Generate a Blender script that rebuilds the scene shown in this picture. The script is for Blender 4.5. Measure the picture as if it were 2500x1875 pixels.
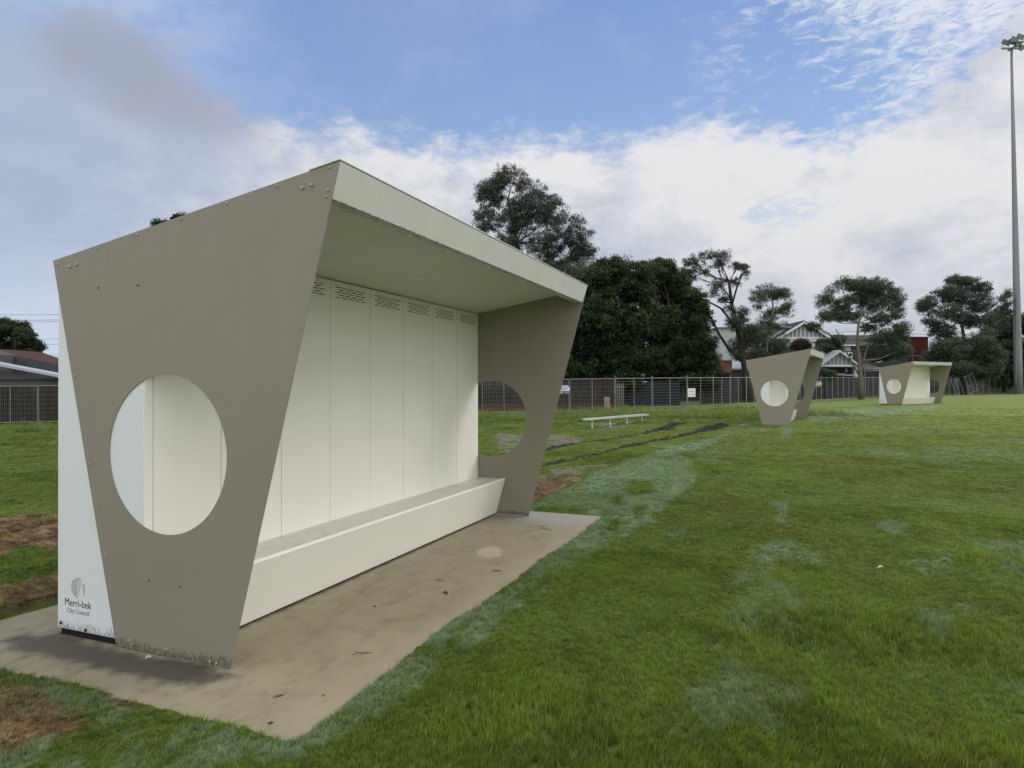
import bpy, bmesh, math, random
import numpy as np
from math import radians as R, sin, cos, pi
from mathutils import Vector, Matrix
random.seed(7); rng = np.random.default_rng(7)
S = bpy.context.scene
for o in list(bpy.data.objects): bpy.data.objects.remove(o)
COL = S.collection

# ------------------------------------------------------------------ camera
F_PX, HC = 1636.49, 1.6
cam = bpy.data.objects.new('camera', bpy.data.cameras.new('camera')); COL.objects.link(cam)
cam.location = (0, 0, HC); cam.rotation_euler = (pi/2 + .0024, 0, 0)
cam.data.sensor_width = 36; cam.data.lens = F_PX / 2500 * 36
cam.data.clip_start = .05; cam.data.clip_end = 4000
S.camera = cam
S.render.resolution_x, S.render.resolution_y = 1024, 768
S.view_settings.view_transform = 'Standard'; S.view_settings.look = 'None'
S.view_settings.exposure = 0.0; S.view_settings.gamma = 1

# ------------------------------------------------------------------ light
SUN_EL, SUN_AZ = 34, 62          # azimuth clockwise from +Y
sun = bpy.data.objects.new('sun', bpy.data.lights.new('sun', 'SUN')); COL.objects.link(sun)
sun.data.energy = 1.35; sun.data.angle = R(26); sun.data.color = (1, .93, .80)
sd = Vector((sin(R(SUN_AZ))*cos(R(SUN_EL)), cos(R(SUN_AZ))*cos(R(SUN_EL)), sin(R(SUN_EL))))
sun.rotation_euler = sd.to_track_quat('Z', 'Y').to_euler()

# ------------------------------------------------------------------ node helper
class G:
    def __init__(s, tree): s.t = tree; s.n = tree.nodes; s.l = tree.links
    def put(s, sock, v):
        if isinstance(v, bpy.types.NodeSocket): s.l.new(v, sock)
        elif v is not None:
            try: sock.default_value = v
            except Exception: sock.default_value = (*v, 1) if len(v) == 3 else v[:3]
    def m(s, op, a, b=None, c=None, clamp=False):
        n = s.n.new('ShaderNodeMath'); n.operation = op; n.use_clamp = clamp
        for i, v in enumerate((a, b, c)):
            if v is not None: s.put(n.inputs[i], v)
        return n.outputs[0]
    def add(s, *a):
        r = a[0]
        for b in a[1:]: r = s.m('ADD', r, b)
        return r
    def mul(s, a, b): return s.m('MULTIPLY', a, b)
    def ss(s, v, lo, hi, a=0., b=1.):
        n = s.n.new('ShaderNodeMapRange'); n.interpolation_type = 'SMOOTHSTEP'
        s.put(n.inputs[0], v); 
        for i, q in zip((1, 2, 3, 4), (lo, hi, a, b)): s.put(n.inputs[i], q)
        return n.outputs[0]
    def mix(s, f, a, b, mode='MIX'):
        n = s.n.new('ShaderNodeMix'); n.data_type = 'RGBA'; n.blend_type = mode
        s.put(n.inputs[0], f); s.put(n.inputs[6], a); s.put(n.inputs[7], b); return n.outputs[2]
    def noise(s, vec, scale, detail=4, rough=.55, dist=0):
        n = s.n.new('ShaderNodeTexNoise'); s.put(n.inputs['Vector'], vec)
        n.inputs['Scale'].default_value = scale; n.inputs['Detail'].default_value = detail
        n.inputs['Roughness'].default_value = rough; n.inputs['Distortion'].default_value = dist
        return n.outputs[0]
    def vec(s, x, y, z):
        n = s.n.new('ShaderNodeCombineXYZ')
        for i, v in enumerate((x, y, z)): s.put(n.inputs[i], v)
        return n.outputs[0]
    def map(s, vec, scale=(1, 1, 1), loc=(0, 0, 0), rot=(0, 0, 0)):
        n = s.n.new('ShaderNodeMapping'); s.put(n.inputs[0], vec)
        n.inputs[1].default_value = loc; n.inputs[2].default_value = rot; n.inputs[3].default_value = scale
        return n.outputs[0]
    def sep(s, vec):
        n = s.n.new('ShaderNodeSeparateXYZ'); s.put(n.inputs[0], vec); return n.outputs
    def attr(s, name, typ='GEOMETRY'):
        n = s.n.new('ShaderNodeAttribute'); n.attribute_name = name; n.attribute_type = typ; return n
    def coord(s, w='Object'): return s.n.new('ShaderNodeTexCoord').outputs[w]
    def bump(s, h, strength=.5, dist=.01):
        n = s.n.new('ShaderNodeBump'); s.put(n.inputs['Height'], h)
        n.inputs['Strength'].default_value = strength; n.inputs['Distance'].default_value = dist; return n.outputs[0]

# ------------------------------------------------------------------ sky
world = bpy.data.worlds.new('World'); S.world = world; world.use_nodes = True
g = G(world.node_tree); g.n.clear()
sky = g.n.new('ShaderNodeTexSky'); sky.sky_type = 'NISHITA'; sky.sun_disc = False
sky.sun_elevation = R(SUN_EL); sky.sun_rotation = R(SUN_AZ); sky.air_density = 1.0; sky.dust_density = .4; sky.ozone_density = 2.5
d = g.n.new('ShaderNodeTexCoord').outputs['Generated']
sx, sy, sz = g.sep(d)
az = g.mul(g.m('ARCTAN2', sx, sy), 180/pi)
el = g.mul(g.m('ARCSINE', sz), 180/pi)
def blob(a0, e0, sa, se):
    a = g.m('DIVIDE', g.m('SUBTRACT', az, a0), sa); b = g.m('DIVIDE', g.m('SUBTRACT', el, e0), se)
    return g.m('EXPONENT', g.mul(g.add(g.mul(a, a), g.mul(b, b)), -1.))
ae = g.vec(g.mul(az, .05), g.mul(el, .085), 0)
inv = g.m('DIVIDE', 1., g.m('MAXIMUM', g.add(sz, .22), .05))
pl = g.vec(g.mul(sx, inv), g.mul(sy, inv), 0.)
nA = g.noise(ae, 1.9, 6, .6, .3)                 # large puffs
nB = g.noise(g.map(ae, loc=(3.1, 7.7, 1)), 5.2, 7, .62, .2)
nC = g.noise(g.map(ae, (1, 1.5, 1), (9, 2, 0), (0, 0, R(-28))), 11., 6, .62, .6)   # mottle
nE = g.noise(g.map(ae, (1, 1.8, 1), (2, 5, 0), (0, 0, R(-25))), 26., 4, .6, .4)
nD = g.noise(g.map(pl, loc=(5, 1, 0)), 1.6, 5, .6)
# bank top elevation as a function of azimuth
top = g.add(20.3, g.mul(blob(-40, 15, 12, 400), 5.), g.mul(blob(-6, 15, 6, 400), -.6),
            g.mul(blob(27, 15, 5, 400), -1.5), g.mul(blob(40, 15, 7, 400), 4.5), g.mul(blob(-19, 15, 5, 400), -.6))
top = g.add(top, g.mul(g.m('SUBTRACT', nA, .5), 6.), g.mul(g.m('SUBTRACT', nB, .5), 6.5), g.mul(g.m('SUBTRACT', nC, .5), 3.6))
gap = g.mul(g.ss(g.add(g.mul(blob(22, 13.5, 6, 1.6), .8), g.mul(g.m('SUBTRACT', nC, .5), 1.6), g.mul(blob(38, 16, 5, 4), .5)), .45, 1.), .6)
bank = g.mul(g.ss(g.m('SUBTRACT', top, el), -1.3, 2.3), g.m('SUBTRACT', 1., gap))
# mottled cirrus upper right
cir = g.ss(g.add(nC, g.mul(g.m('SUBTRACT', nA, .5), .9), g.mul(blob(33, 28, 13, 10), .30), g.mul(blob(33, 20, 7, 5), .06), g.mul(blob(19, 27, 7, 8), -.07)), .50, .88)
cir = g.mul(g.mul(cir, g.ss(az, 12, 22)), g.ss(nE, .30, .52, .35, 1.))
# left veil
veil = g.mul(g.ss(g.add(az, g.mul(nB, 12.)), -10, -24), g.ss(g.add(nB, g.mul(nA, .6), g.mul(blob(-34, 28, 14, 5), .05)), .52, 1.0, .25, .95))
grey = g.ss(g.add(g.mul(blob(-31.5, 23.0, 6.2, 3.6), .85), g.mul(blob(-24.5, 19.5, 6, 3.2), .6), g.mul(g.m('SUBTRACT', nA, .5), .9), g.mul(g.m('SUBTRACT', nB, .5), .5)), .28, .85)
wisp = g.mul(g.ss(g.add(nA, g.mul(nB, .5)), .72, 1.05), .45)
# behind and overhead, unseen: broken cloud added extra bright to light the shelter
ovr = g.mul(g.ss(nD, .38, .62), g.ss(el, 34, 44))
front = g.ss(sy, -.15, .25)
back = g.mul(g.m('SUBTRACT', 1., front), g.ss(nD, .3, .55, .55, 1.))
blue = g.mix(g.ss(el, 8, 34), (.37, .50, .76, 1), (.20, .325, .64, 1))
sk = g.n.new('ShaderNodeMix'); sk.data_type = 'RGBA'
skys = g.mix(1., sky.outputs[0], (.15, .15, .15, 1), 'MULTIPLY')
base = g.mix(.78, skys, blue)
# bank colour
shade = g.add(g.mul(blob(24, 14.5, 12, 7), .85), g.mul(blob(4, 18.5, 17, 3.2), .75), g.mul(blob(-17, 14, 9, 5), .3), g.mul(blob(38, 14, 8, 8), .3), g.mul(g.m('SUBTRACT', nA, .5), 2.4), g.mul(g.m('SUBTRACT', nB, .5), 1.7), g.mul(blob(4, 6, 22, 5), .12), .22)
bc = g.mix(g.m('MINIMUM', g.m('MAXIMUM', shade, 0.), 1.), (.47, .52, .62, 1), (.80, .805, .82, 1))
bc = g.mix(g.mul(g.ss(az, -12, -38), .75), bc, g.mix(g.ss(el, 2, 12), (.62, .71, .86, 1), (.385, .47, .65, 1)))
bc = g.mix(g.mul(blob(22, 3, 18, 7), .55), bc, (.55, .575, .63, 1))
c = g.mix(wisp, base, (.42, .50, .74, 1))
c = g.mix(cir, c, (.74, .78, .86, 1))
c = g.mix(veil, c, (.46, .57, .80, 1))
c = g.mix(bank, c, bc)
c = g.mix(g.mul(blob(-8, 29, 9, 3.5), g.mul(nB, .5)), c, (.42, .46, .66, 1))
c = g.mix(g.mul(grey, .85), c, (.355, .385, .475, 1))
c = g.mix(ovr, c, (1.25, 1.24, 1.22, 1))
c = g.mix(back, c, (1.35, 1.34, 1.32, 1))
bg = g.n.new('ShaderNodeBackground'); bg.inputs[1].default_value = .1
g.put(bg.inputs[0], g.mix(1., c, (10, 10, 10, 1), 'MULTIPLY'))
g.l.new(bg.outputs[0], g.n.new('ShaderNodeOutputWorld').inputs[0])

# ------------------------------------------------------------------ ground height and pixel -> ground point
def sstep(v, a, b):
    t = np.clip((v-a)/(b-a), 0, 1); return t*t*(3-2*t)
def gz(x, y):
    x = np.asarray(x, float); y = np.asarray(y, float)
    r = np.hypot(x+1, y-6)
    return np.clip(x, -60, 46)*.0135*sstep(r, 4, 16)
def ray(X, Y):
    a, c_, s_ = (X-1250)/F_PX, cos(.0024), sin(.0024); zz = -(Y-937.5)/F_PX
    return a, c_-zz*s_, s_+zz*c_
def gp(X, Y):
    a, b, zz = ray(X, Y); t = 10.
    for _ in range(60):
        h = float(gz(a*t, b*t)); t = .5*t+.5*min((HC-h)/max(-zz, 1e-4), 400)
    return a*t, b*t
def at(X, Y, dep):
    a, b, zz = ray(X, Y); return Vector((a*dep/b, dep, HC+zz*dep/b))
def zat(Y, dep): return at(1250, Y, dep).z
def xat(X, dep): return at(X, 900, dep).x

# value noise in numpy
_P = rng.random((256, 256))
def vn(x, y):
    xi = np.floor(x).astype(int); yi = np.floor(y).astype(int); fx = x-xi; fy = y-yi
    fx = fx*fx*(3-2*fx); fy = fy*fy*(3-2*fy)
    a = _P[xi % 256, yi % 256]; b = _P[(xi+1) % 256, yi % 256]; c_ = _P[xi % 256, (yi+1) % 256]; d_ = _P[(xi+1) % 256, (yi+1) % 256]
    return (a*(1-fx)+b*fx)*(1-fy)+(c_*(1-fx)+d_*fx)*fy
def fbm(x, y, o=4):
    r = 0; a = .5
    for k in range(o): r = r+a*vn(x*2**k+17.3*k, y*2**k+9.1*k); a *= .5
    return r/(1-.5**o)

# ------------------------------------------------------------------ shelter frame
PX, PY, TH = -1.9432, 3.9242, .385
Ux, Uy, Vx, Vy = cos(TH), -sin(TH), sin(TH), cos(TH)
def uv(x, y):
    dx = x-PX; dy = y-PY; return dx*Ux+dy*Uy, dx*Vx+dy*Vy
def slab_sd(x, y):     # signed distance to slab rectangle, negative inside
    u, v = uv(x, y); qx = np.abs(u+.215)-1.455; qy = np.abs(v-2.33)-2.82
    return np.hypot(np.maximum(qx, 0), np.maximum(qy, 0))+np.minimum(np.maximum(qx, qy), 0)

def inpoly(px, py, poly):
    r = np.zeros(px.shape, bool); n = len(poly)
    for i in range(n):
        x0, y0 = poly[i]; x1, y1 = poly[(i+1) % n]
        if y0 == y1: continue
        c_ = ((y0 > py) != (y1 > py)) & (px < (x1-x0)*(py-y0)/(y1-y0)+x0); r ^= c_
    return r
def W(pts): return [gp(*p) for p in pts]
def Z(ox, oy, sc, pts): return W([(ox+a*sc, oy+b*sc) for a, b in pts])
k = .3014; dk = 1.1302
PALE = [Z(977, 977, .6885, [(740, 400), (900, 430), (760, 500), (660, 570), (570, 610), (540, 690), (390, 780), (300, 860), (200, 940), (60, 1030), (-120, 1150), (-400, 1290), (-430, 1250), (-150, 1000), (0, 900), (200, 770), (400, 640), (560, 510)]),
        Z(1300, 850, k, [(-60, 1320), (60, 1235), (250, 1150), (500, 1020), (750, 930), (1100, 800), (1250, 780), (1400, 740), (1620, 680), (1500, 775), (1290, 830), (1180, 850), (1300, 920), (1320, 990), (1285, 1120), (1130, 1225), (1060, 1330), (960, 1390), (700, 1480), (430, 1560), (330, 1660), (-300, 2150), (-420, 2150), (430, 1540), (600, 1370), (200, 1310)]),
        Z(1300, 850, k, [(1080, 1520), (1240, 1450), (1220, 1500), (1100, 1560)]),
        Z(0, 0, dk, [(1660, 1085), (1705, 1085), (1700, 1120), (1690, 1140)]),
        Z(0, 0, dk, [(1650, 1180), (1710, 1165), (1775, 1200), (1770, 1235), (1700, 1210), (1640, 1260), (1560, 1275)]),
        Z(0, 0, dk, [(1610, 1245), (1735, 1270), (1725, 1340), (1690, 1380), (1660, 1335), (1600, 1370), (1540, 1420), (1520, 1400), (1600, 1310)]),
        Z(977, 977, .6885, [(1110, 790), (1240, 690), (1400, 740), (1450, 800), (1420, 850), (1330, 770), (1250, 830), (1230, 950), (1400, 960), (1440, 1040), (1330, 1180), (1200, 1160), (1040, 1210), (940, 1150), (960, 1050), (1130, 970)]),
        Z(977, 977, .6885, [(1850, 790), (2000, 720), (2090, 740), (1990, 800), (1900, 830)]),
        Z(0, 0, dk, [(1960, 1215), (2050, 1205), (2070, 1235), (2000, 1250)]),
        Z(0, 0, dk, [(2090, 1165), (2230, 1180), (2230, 1260), (2170, 1240), (2110, 1200)]),
        Z(0, 0, dk, [(2080, 1310), (2130, 1310), (2120, 1340), (2000, 1400), (1990, 1385)]),
        Z(0, 0, dk, [(2160, 1480), (2230, 1490), (2230, 1520), (2170, 1500)]),
        Z(0, 0, dk, [(1890, 1125), (1960, 1130), (1965, 1155), (1900, 1150)]),
        Z(0, 0, dk, [(1690, 925), (1710, 925), (1705, 948), (1690, 948)]),
        Z(0, 0, dk, [(1745, 902), (1800, 888), (1900, 882), (2025, 878), (2040, 882), (1960, 893), (1870, 906), (1760, 915)]),
        Z(0, 0, dk, [(-40, 1425), (60, 1440), (180, 1490), (300, 1530), (560, 1600), (640, 1600), (1000, 1270), (1180, 1190), (1200, 1230), (1010, 1330), (800, 1490), (660, 1625), (500, 1655), (330, 1720), (-80, 1720)])]
HOLES = [Z(1300, 850, k, [(780, 1090), (950, 1080), (1000, 1180), (830, 1200), (720, 1160)]),
         Z(1300, 850, k, [(640, 1210), (730, 1200), (720, 1310), (680, 1290)]),
         Z(1300, 850, k, [(800, 1300), (920, 1290), (900, 1400), (800, 1390)]),
         Z(1300, 850, k, [(610, 1390), (720, 1380), (740, 1440), (640, 1500), (590, 1480)])]
BRIGHT = [Z(0, 0, dk, [(1990, 985), (2300, 960), (2300, 1110), (2130, 1110), (2030, 1070), (1960, 1020)])]
MUDL = [(Z(1300, 850, k, [(0, 865), (110, 830), (300, 780), (650, 740), (900, 695), (1050, 660), (1210, 600)]), (.12, .11, .11, .11, .14, .26, .34)),
        (Z(1300, 850, k, [(-60, 985), (80, 960), (300, 915), (600, 845), (800, 790), (1050, 745), (1300, 695), (1400, 672), (1530, 620)]), (.09, .09, .09, .09, .10, .13, .19, .32, .36)),
        (Z(1300, 850, k, [(1450, 588), (1600, 585), (1825, 590)]), (.12, .18, .1)),
        (Z(1300, 850, k, [(1225, 580), (1255, 582)]), (.22, .2))]
GREY = [Z(1300, 850, k, [(-300, 690), (140, 695), (300, 705), (420, 745), (380, 775), (200, 790), (100, 810), (-300, 860)]),
        Z(1300, 850, k, [(-200, 1020), (60, 990), (400, 960), (640, 940), (600, 975), (430, 1030), (280, 1050), (60, 1040), (-200, 1100)]),
        Z(1300, 850, k, [(520, 640), (560, 610), (880, 590), (760, 640), (640, 660)])]
STRAW = [Z(1300, 850, k, [(-300, 1100), (40, 1040), (330, 1035), (400, 1060), (300, 1120), (230, 1150), (90, 1215), (60, 1290), (-300, 1300)]),
         W([(-500, 1300), (0, 1268), (60, 1262), (300, 1270), (300, 1370), (60, 1355), (0, 1380), (-500, 1400)]),
         W([(-500, 1480), (0, 1460), (150, 1420), (300, 1400), (300, 1480), (150, 1470), (0, 1514), (-500, 1590)]),
         W([(-400, 1650), (0, 1690), (90, 1700), (160, 1730), (230, 1780), (130, 1810), (0, 1850), (-400, 1900)]),
         W([(255, 1690), (330, 1700), (350, 1732), (300, 1730)])]
def soft(x, y, polys, amp, sc):
    m = np.zeros(x.shape)
    sg = np.clip(y*.004, .0, .25)
    for i in range(5):
        jx = (fbm(x*sc+31*i, y*sc+11, 4)-.5)*2*amp+(vn(x*sc*9+7*i, y*sc*9)-.5)*(amp*.6)
        jy = (fbm(x*sc+71, y*sc+57*i, 4)-.5)*2*amp+(vn(x*sc*9+3, y*sc*9+9*i)-.5)*(amp*.6)
        q = np.zeros(x.shape, bool)
        for p in polys: q |= inpoly(x+jx, y+jy, p)
        m += q
    return m/5
def linemask(x, y, lines):
    m = np.zeros(x.shape)
    for pts, ws in lines:
        for i in range(len(pts)-1):
            (x0, y0), (x1, y1) = pts[i], pts[i+1]; dx, dy = x1-x0, y1-y0
            t = np.clip(((x-x0)*dx+(y-y0)*dy)/(dx*dx+dy*dy), 0, 1)
            dd = np.hypot(x-x0-t*dx, y-y0-t*dy); w = ws[i]*(1-t)+ws[i+1]*t
            w = w*(.25+1.5*fbm(x*2.3, y*2.3, 3))
            m = np.maximum(m, 1-sstep(dd, w*.8, w*1.35))
    return m
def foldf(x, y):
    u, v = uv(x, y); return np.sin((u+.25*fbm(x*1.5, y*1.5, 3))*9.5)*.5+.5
def masks(x, y):
    pale = soft(x, y, PALE, .10, 1.7)*(1-soft(x, y, HOLES, .10, 1.7))
    pk_ = .5*fbm(x*3.2+y*.4, y*1.1, 4)+.5*fbm(x*14+y*2, y*5, 3); pale = sstep(pale*(.58+.34*sstep(y, 6., 8.5))+(pk_-.5)*2.3, .22, .80)*np.clip(pale*3, 0, 1)*(.55+.45*np.maximum(sstep(y, 4.6, 7.), sstep(-x, -.5, .3)))
    pale = np.maximum(pale, .5*sstep(fbm(x*.7+40, y*.35+3, 5)+(pk_-.5)*.5, .60, .74)*sstep(y, 7, 12)*(x > 1))
    mud = linemask(x, y, MUDL); grey = soft(x, y, GREY, .25, 1.2)*sstep(fbm(x*2.1, y*2.1, 4), .30, .5)
    st = soft(x, y, STRAW, .09, 2.2)*np.clip(.4+1.1*fbm(x*3, y*3, 4), 0, 1)
    return pale, mud, grey, st
def edge_d(x, y):     # distance from the slab edge with wandering grass margin
    u, v = uv(x, y)
    w = (fbm(x*2.6, y*2.6, 4)-.5)*.10+(fbm(x*.9+5, y*.9, 2)-.5)*.06
    far = (v > 5.0)
    return slab_sd(x, y)+np.where(far, w*.15, w)+.02

def relief(x, y, mk=None):
    pale, mud, grey, st = mk if mk is not None else masks(x, y)
    u, v = uv(x, y); ed = edge_d(x, y)
    z = gz(x, y)+(fbm(x*.8, y*.8, 3)-.5)*.05*sstep(ed, 0, 1.5)+(fbm(x*5, y*5, 2)-.5)*.012*sstep(ed, 0, .3)
    z = z+.012*sstep(ed, -.05, .08)-.06*(1-sstep(ed, -.12, .0))
    z = z+.035*sstep(ed, 0, .05)*(1-sstep(ed, .25, .9))*((v > 5.0) | (u < -1.6))         # curled turf strip edge
    fold = foldf(x, y)
    z = z+.09*fold*sstep(-u, 1.75, 2.0)*(1-sstep(-u, 4.0, 5.5))*(1-sstep(v, 3.5, 4.5))
    z = z+mud*(fbm(x*4, y*4, 3)-.55)*.22+grey*(fbm(x*6, y*6, 3)-.5)*.05+st*(fbm(x*7, y*7, 3)-.4)*.05
    return z

# ------------------------------------------------------------------ mesh helpers
def mesh_obj(name, V, Fc, mat, parent=None, smooth=False):
    me = bpy.data.meshes.new(name); me.from_pydata([tuple(map(float, v)) for v in V], [], [tuple(f) for f in Fc])
    me.materials.append(mat)
    if smooth:
        me.polygons.foreach_set('use_smooth', [True]*len(me.polygons))
    o = bpy.data.objects.new(name, me); COL.objects.link(o)
    if parent: o.parent = parent
    return o
def quads_obj(name, V, n, mat, parent=None, attrs=None, k=4):     # V (n*k,3) numpy, k verts a face
    me = bpy.data.meshes.new(name); me.vertices.add(len(V)); me.vertices.foreach_set('co', V.astype(np.float32).ravel())
    me.loops.add(n*k); me.loops.foreach_set('vertex_index', np.arange(n*k, dtype=np.int32))
    me.polygons.add(n); me.polygons.foreach_set('loop_start', np.arange(0, n*k, k, dtype=np.int32))
    for nm, a in (attrs or {}).items():
        at_ = me.attributes.new(nm, 'FLOAT', 'POINT'); at_.data.foreach_set('value', np.repeat(a, k).astype(np.float32))
    me.update(calc_edges=True); me.materials.append(mat)
    o = bpy.data.objects.new(name, me); COL.objects.link(o)
    if parent: o.parent = parent
    return o
class MB:
    def __init__(s): s.V = []; s.F = []
    def faces(s, vs, fs):
        b = len(s.V); s.V += [Vector(v) for v in vs]; s.F += [[i+b for i in f] for f in fs]; return s
    def box(s, a, b):
        (x0, y0, z0), (x1, y1, z1) = a, b
        return s.faces([(x0, y0, z0), (x1, y0, z0), (x1, y1, z0), (x0, y1, z0), (x0, y0, z1), (x1, y0, z1), (x1, y1, z1), (x0, y1, z1)],
                       [(0, 3, 2, 1), (4, 5, 6, 7), (0, 1, 5, 4), (1, 2, 6, 5), (2, 3, 7, 6), (3, 0, 4, 7)])
    def tube(s, pts, rad, n=6, cap=True):
        pts = [Vector(p) for p in pts]; rad = rad if hasattr(rad, '__len__') else [rad]*len(pts); b = len(s.V); up = None
        for i, p in enumerate(pts):
            t = (pts[min(i+1, len(pts)-1)]-pts[max(i-1, 0)]).normalized()
            if up is None: up = Vector((0, 0, 1)) if abs(t.z) < .9 else Vector((1, 0, 0))
            a = t.cross(up).normalized(); c_ = a.cross(t).normalized(); up = c_
            for j in range(n):
                q = 2*pi*(j+.5)/n; s.V.append(p+a*(cos(q)*rad[i])+c_*(sin(q)*rad[i]))
        for i in range(len(pts)-1):
            for j in range(n):
                a0 = b+i*n+j; a1 = b+i*n+(j+1) % n; s.F.append([a0, a0+n, a1+n, a1])
        if cap: s.F.append([b+j for j in range(n)]); s.F.append([b+(len(pts)-1)*n+j for j in reversed(range(n))])
        return s
    def prism(s, prof, y0, y1, axis='y'):     # profile of (a,b) extruded along axis
        n = len(prof)
        f = {'y': lambda a, b, t: (a, t, b), 'x': lambda a, b, t: (t, a, b), 'z': lambda a, b, t: (a, b, t)}[axis]
        vs = [f(a, b, y0) for a, b in prof]+[f(a, b, y1) for a, b in prof]
        return s.faces(vs, [list(range(n)), list(range(2*n-1, n-1, -1))]+[[i, i+n, (i+1) % n+n, (i+1) % n] for i in range(n)])
    def build(s, name, mat, parent=None, smooth=False):
        o = mesh_obj(name, s.V, s.F, mat, parent, smooth)
        bm = bmesh.new(); bm.from_mesh(o.data); bmesh.ops.recalc_face_normals(bm, faces=bm.faces); bm.to_mesh(o.data); bm.free()
        return o
def tag(o, label=None, cat=None, group=None, kind=None):
    if label: o['label'] = label
    if cat: o['category'] = cat
    if group: o['group'] = group
    if kind: o['kind'] = kind
    return o
def empty(name, loc, rz=0, **kw):
    o = bpy.data.objects.new(name, None); COL.objects.link(o); o.location = loc; o.rotation_euler = (0, 0, rz); o.empty_display_size = .2
    return tag(o, **kw)
def copy_tree(o, parent=None, skip=()):
    c_ = o.copy(); COL.objects.link(c_); c_.parent = parent
    for ch in list(o.children):
        if ch.name.split('.')[0] not in skip: copy_tree(ch, c_, skip)
    return c_

# ------------------------------------------------------------------ materials
def mat(name, col, rough=.6, spec=.4, metal=0., var=.08, scale=3., bump=0., bscale=40., fn=None):
    m = bpy.data.materials.new(name); m.use_nodes = True; q = G(m.node_tree); b = m.node_tree.nodes['Principled BSDF']
    oc = q.coord('Object')
    n = q.noise(oc, scale, 5, .6)
    cc = q.mix(1., (*col, 1), q.mix(n, (1-var*2,)*3+(1,), (1+var*2,)*3+(1,)), 'MULTIPLY')
    if fn: cc = fn(q, oc, cc, b)
    q.put(b.inputs['Base Color'], cc); b.inputs['Roughness'].default_value = rough
    b.inputs['Specular IOR Level'].default_value = spec; b.inputs['Metallic'].default_value = metal
    if bump: q.put(b.inputs['Normal'], q.bump(q.noise(oc, bscale, 5, .6), bump, .01))
    return m
def splash(q, oc, cc, b, h=.11, dark=(.035, .028, .02, 1)):
    x, y, z = q.sep(oc)
    w = q.noise(q.map(oc, (190, 190, 40)), 1., 4, .6)
    w3 = q.noise(q.map(oc, (85, 85, 20), (7, 3, 1)), 1., 4, .6)
    w2 = q.noise(q.map(oc, (5, 5, 5)), 1., 3, .5)
    lim = q.ss(q.m('SUBTRACT', z, q.mul(w2, h*.7)), -.02, h*.75, .26, -.06)
    k1 = q.ss(q.add(w, lim), .68, .76); k2 = q.ss(q.add(w3, lim), .60, .72)
    return q.mix(q.mul(q.m('MAXIMUM', q.mul(k1, k2), q.mul(k2, .12)), .7), cc, dark)
def f_taupe(q, oc, cc, b):
    st = q.noise(q.map(oc, (38, 38, .6)), 1., 4, .65)
    n2 = q.noise(oc, 1.3, 4, .6)
    cc = q.mix(q.mul(q.ss(q.add(st, q.mul(n2, .9)), .85, 1.2), .05), cc, (.40, .38, .30, 1))
    cc = q.mix(q.mul(q.ss(q.noise(oc, .9, 3, .5), .35, .7), .06), cc, (.16, .16, .16, 1))
    return splash(q, oc, cc, b)
def f_white(q, oc, cc, b):
    st = q.noise(q.map(oc, (30, 30, 1.2)), 1., 4, .65)
    cc = q.mix(q.mul(q.ss(st, .5, .8), .04), cc, (.45, .44, .38, 1))
    return splash(q, oc, cc, b, .16, (.10, .09, .08, 1))
def f_seat(q, oc, cc, b):
    a = q.noise(q.map(oc, (1, .6, 1)), 26, 6, .75, .4); c2 = q.noise(oc, 3.2, 4, .6)
    cc = q.mix(q.mul(q.ss(q.add(a, q.mul(c2, .5)), .78, .98), .5), cc, (.20, .17, .12, 1))
    return cc
TAUPE = mat('taupe_paint', (.258, .240, .192), .5, .35, var=.035, scale=1.5, bump=.03, bscale=300, fn=f_taupe)
WHITE = mat('white_paint', (.72, .75, .79), .45, .4, var=.02, scale=2, bump=.03, bscale=200, fn=f_white)
CREAM = mat('cream_paint', (.81, .795, .735), .45, .4, var=.025, scale=1.6, bump=.02, bscale=200)
SOFFIT = mat('soffit_paint', (.66, .655, .60), .55, .3, var=.04, scale=1.2)
def f_fasc(q, oc, cc, b):
    x, y, z = q.sep(oc); n = q.noise(q.map(oc, (30, 22, 60)), 1., 5, .7); lim = q.ss(z, 2.578, 2.606, .30, -.1)
    cc = q.mix(q.mul(q.ss(q.add(n, lim), .70, .80), .6), cc, (.14, .13, .10, 1))
    return q.mix(q.mul(q.ss(q.noise(q.map(oc, (4, 4, .8)), 1., 4, .6), .5, .75), .12), cc, (.42, .42, .34, 1))
FASC = mat('fascia_paint', (.64, .64, .61), .5, .4, var=.05, scale=3, bump=.06, bscale=90, fn=f_fasc)
SEAT = mat('bench_top', (.56, .55, .49), .4, .4, var=.04, fn=f_seat)
BLACK = mat('black_base', (.012, .012, .012), .8, .2)
INK = mat('dark_lettering', (.05, .052, .055), .6, .2)
BOLT = mat('bolt_paint', (.40, .37, .31), .35, .5, var=.02)
ZINC = mat('galvanised_steel', (.25, .255, .25), .5, .5, .35, var=.08, scale=8)
ALU = mat('aluminium', (.62, .64, .66), .4, .5, .3, var=.05)

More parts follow.
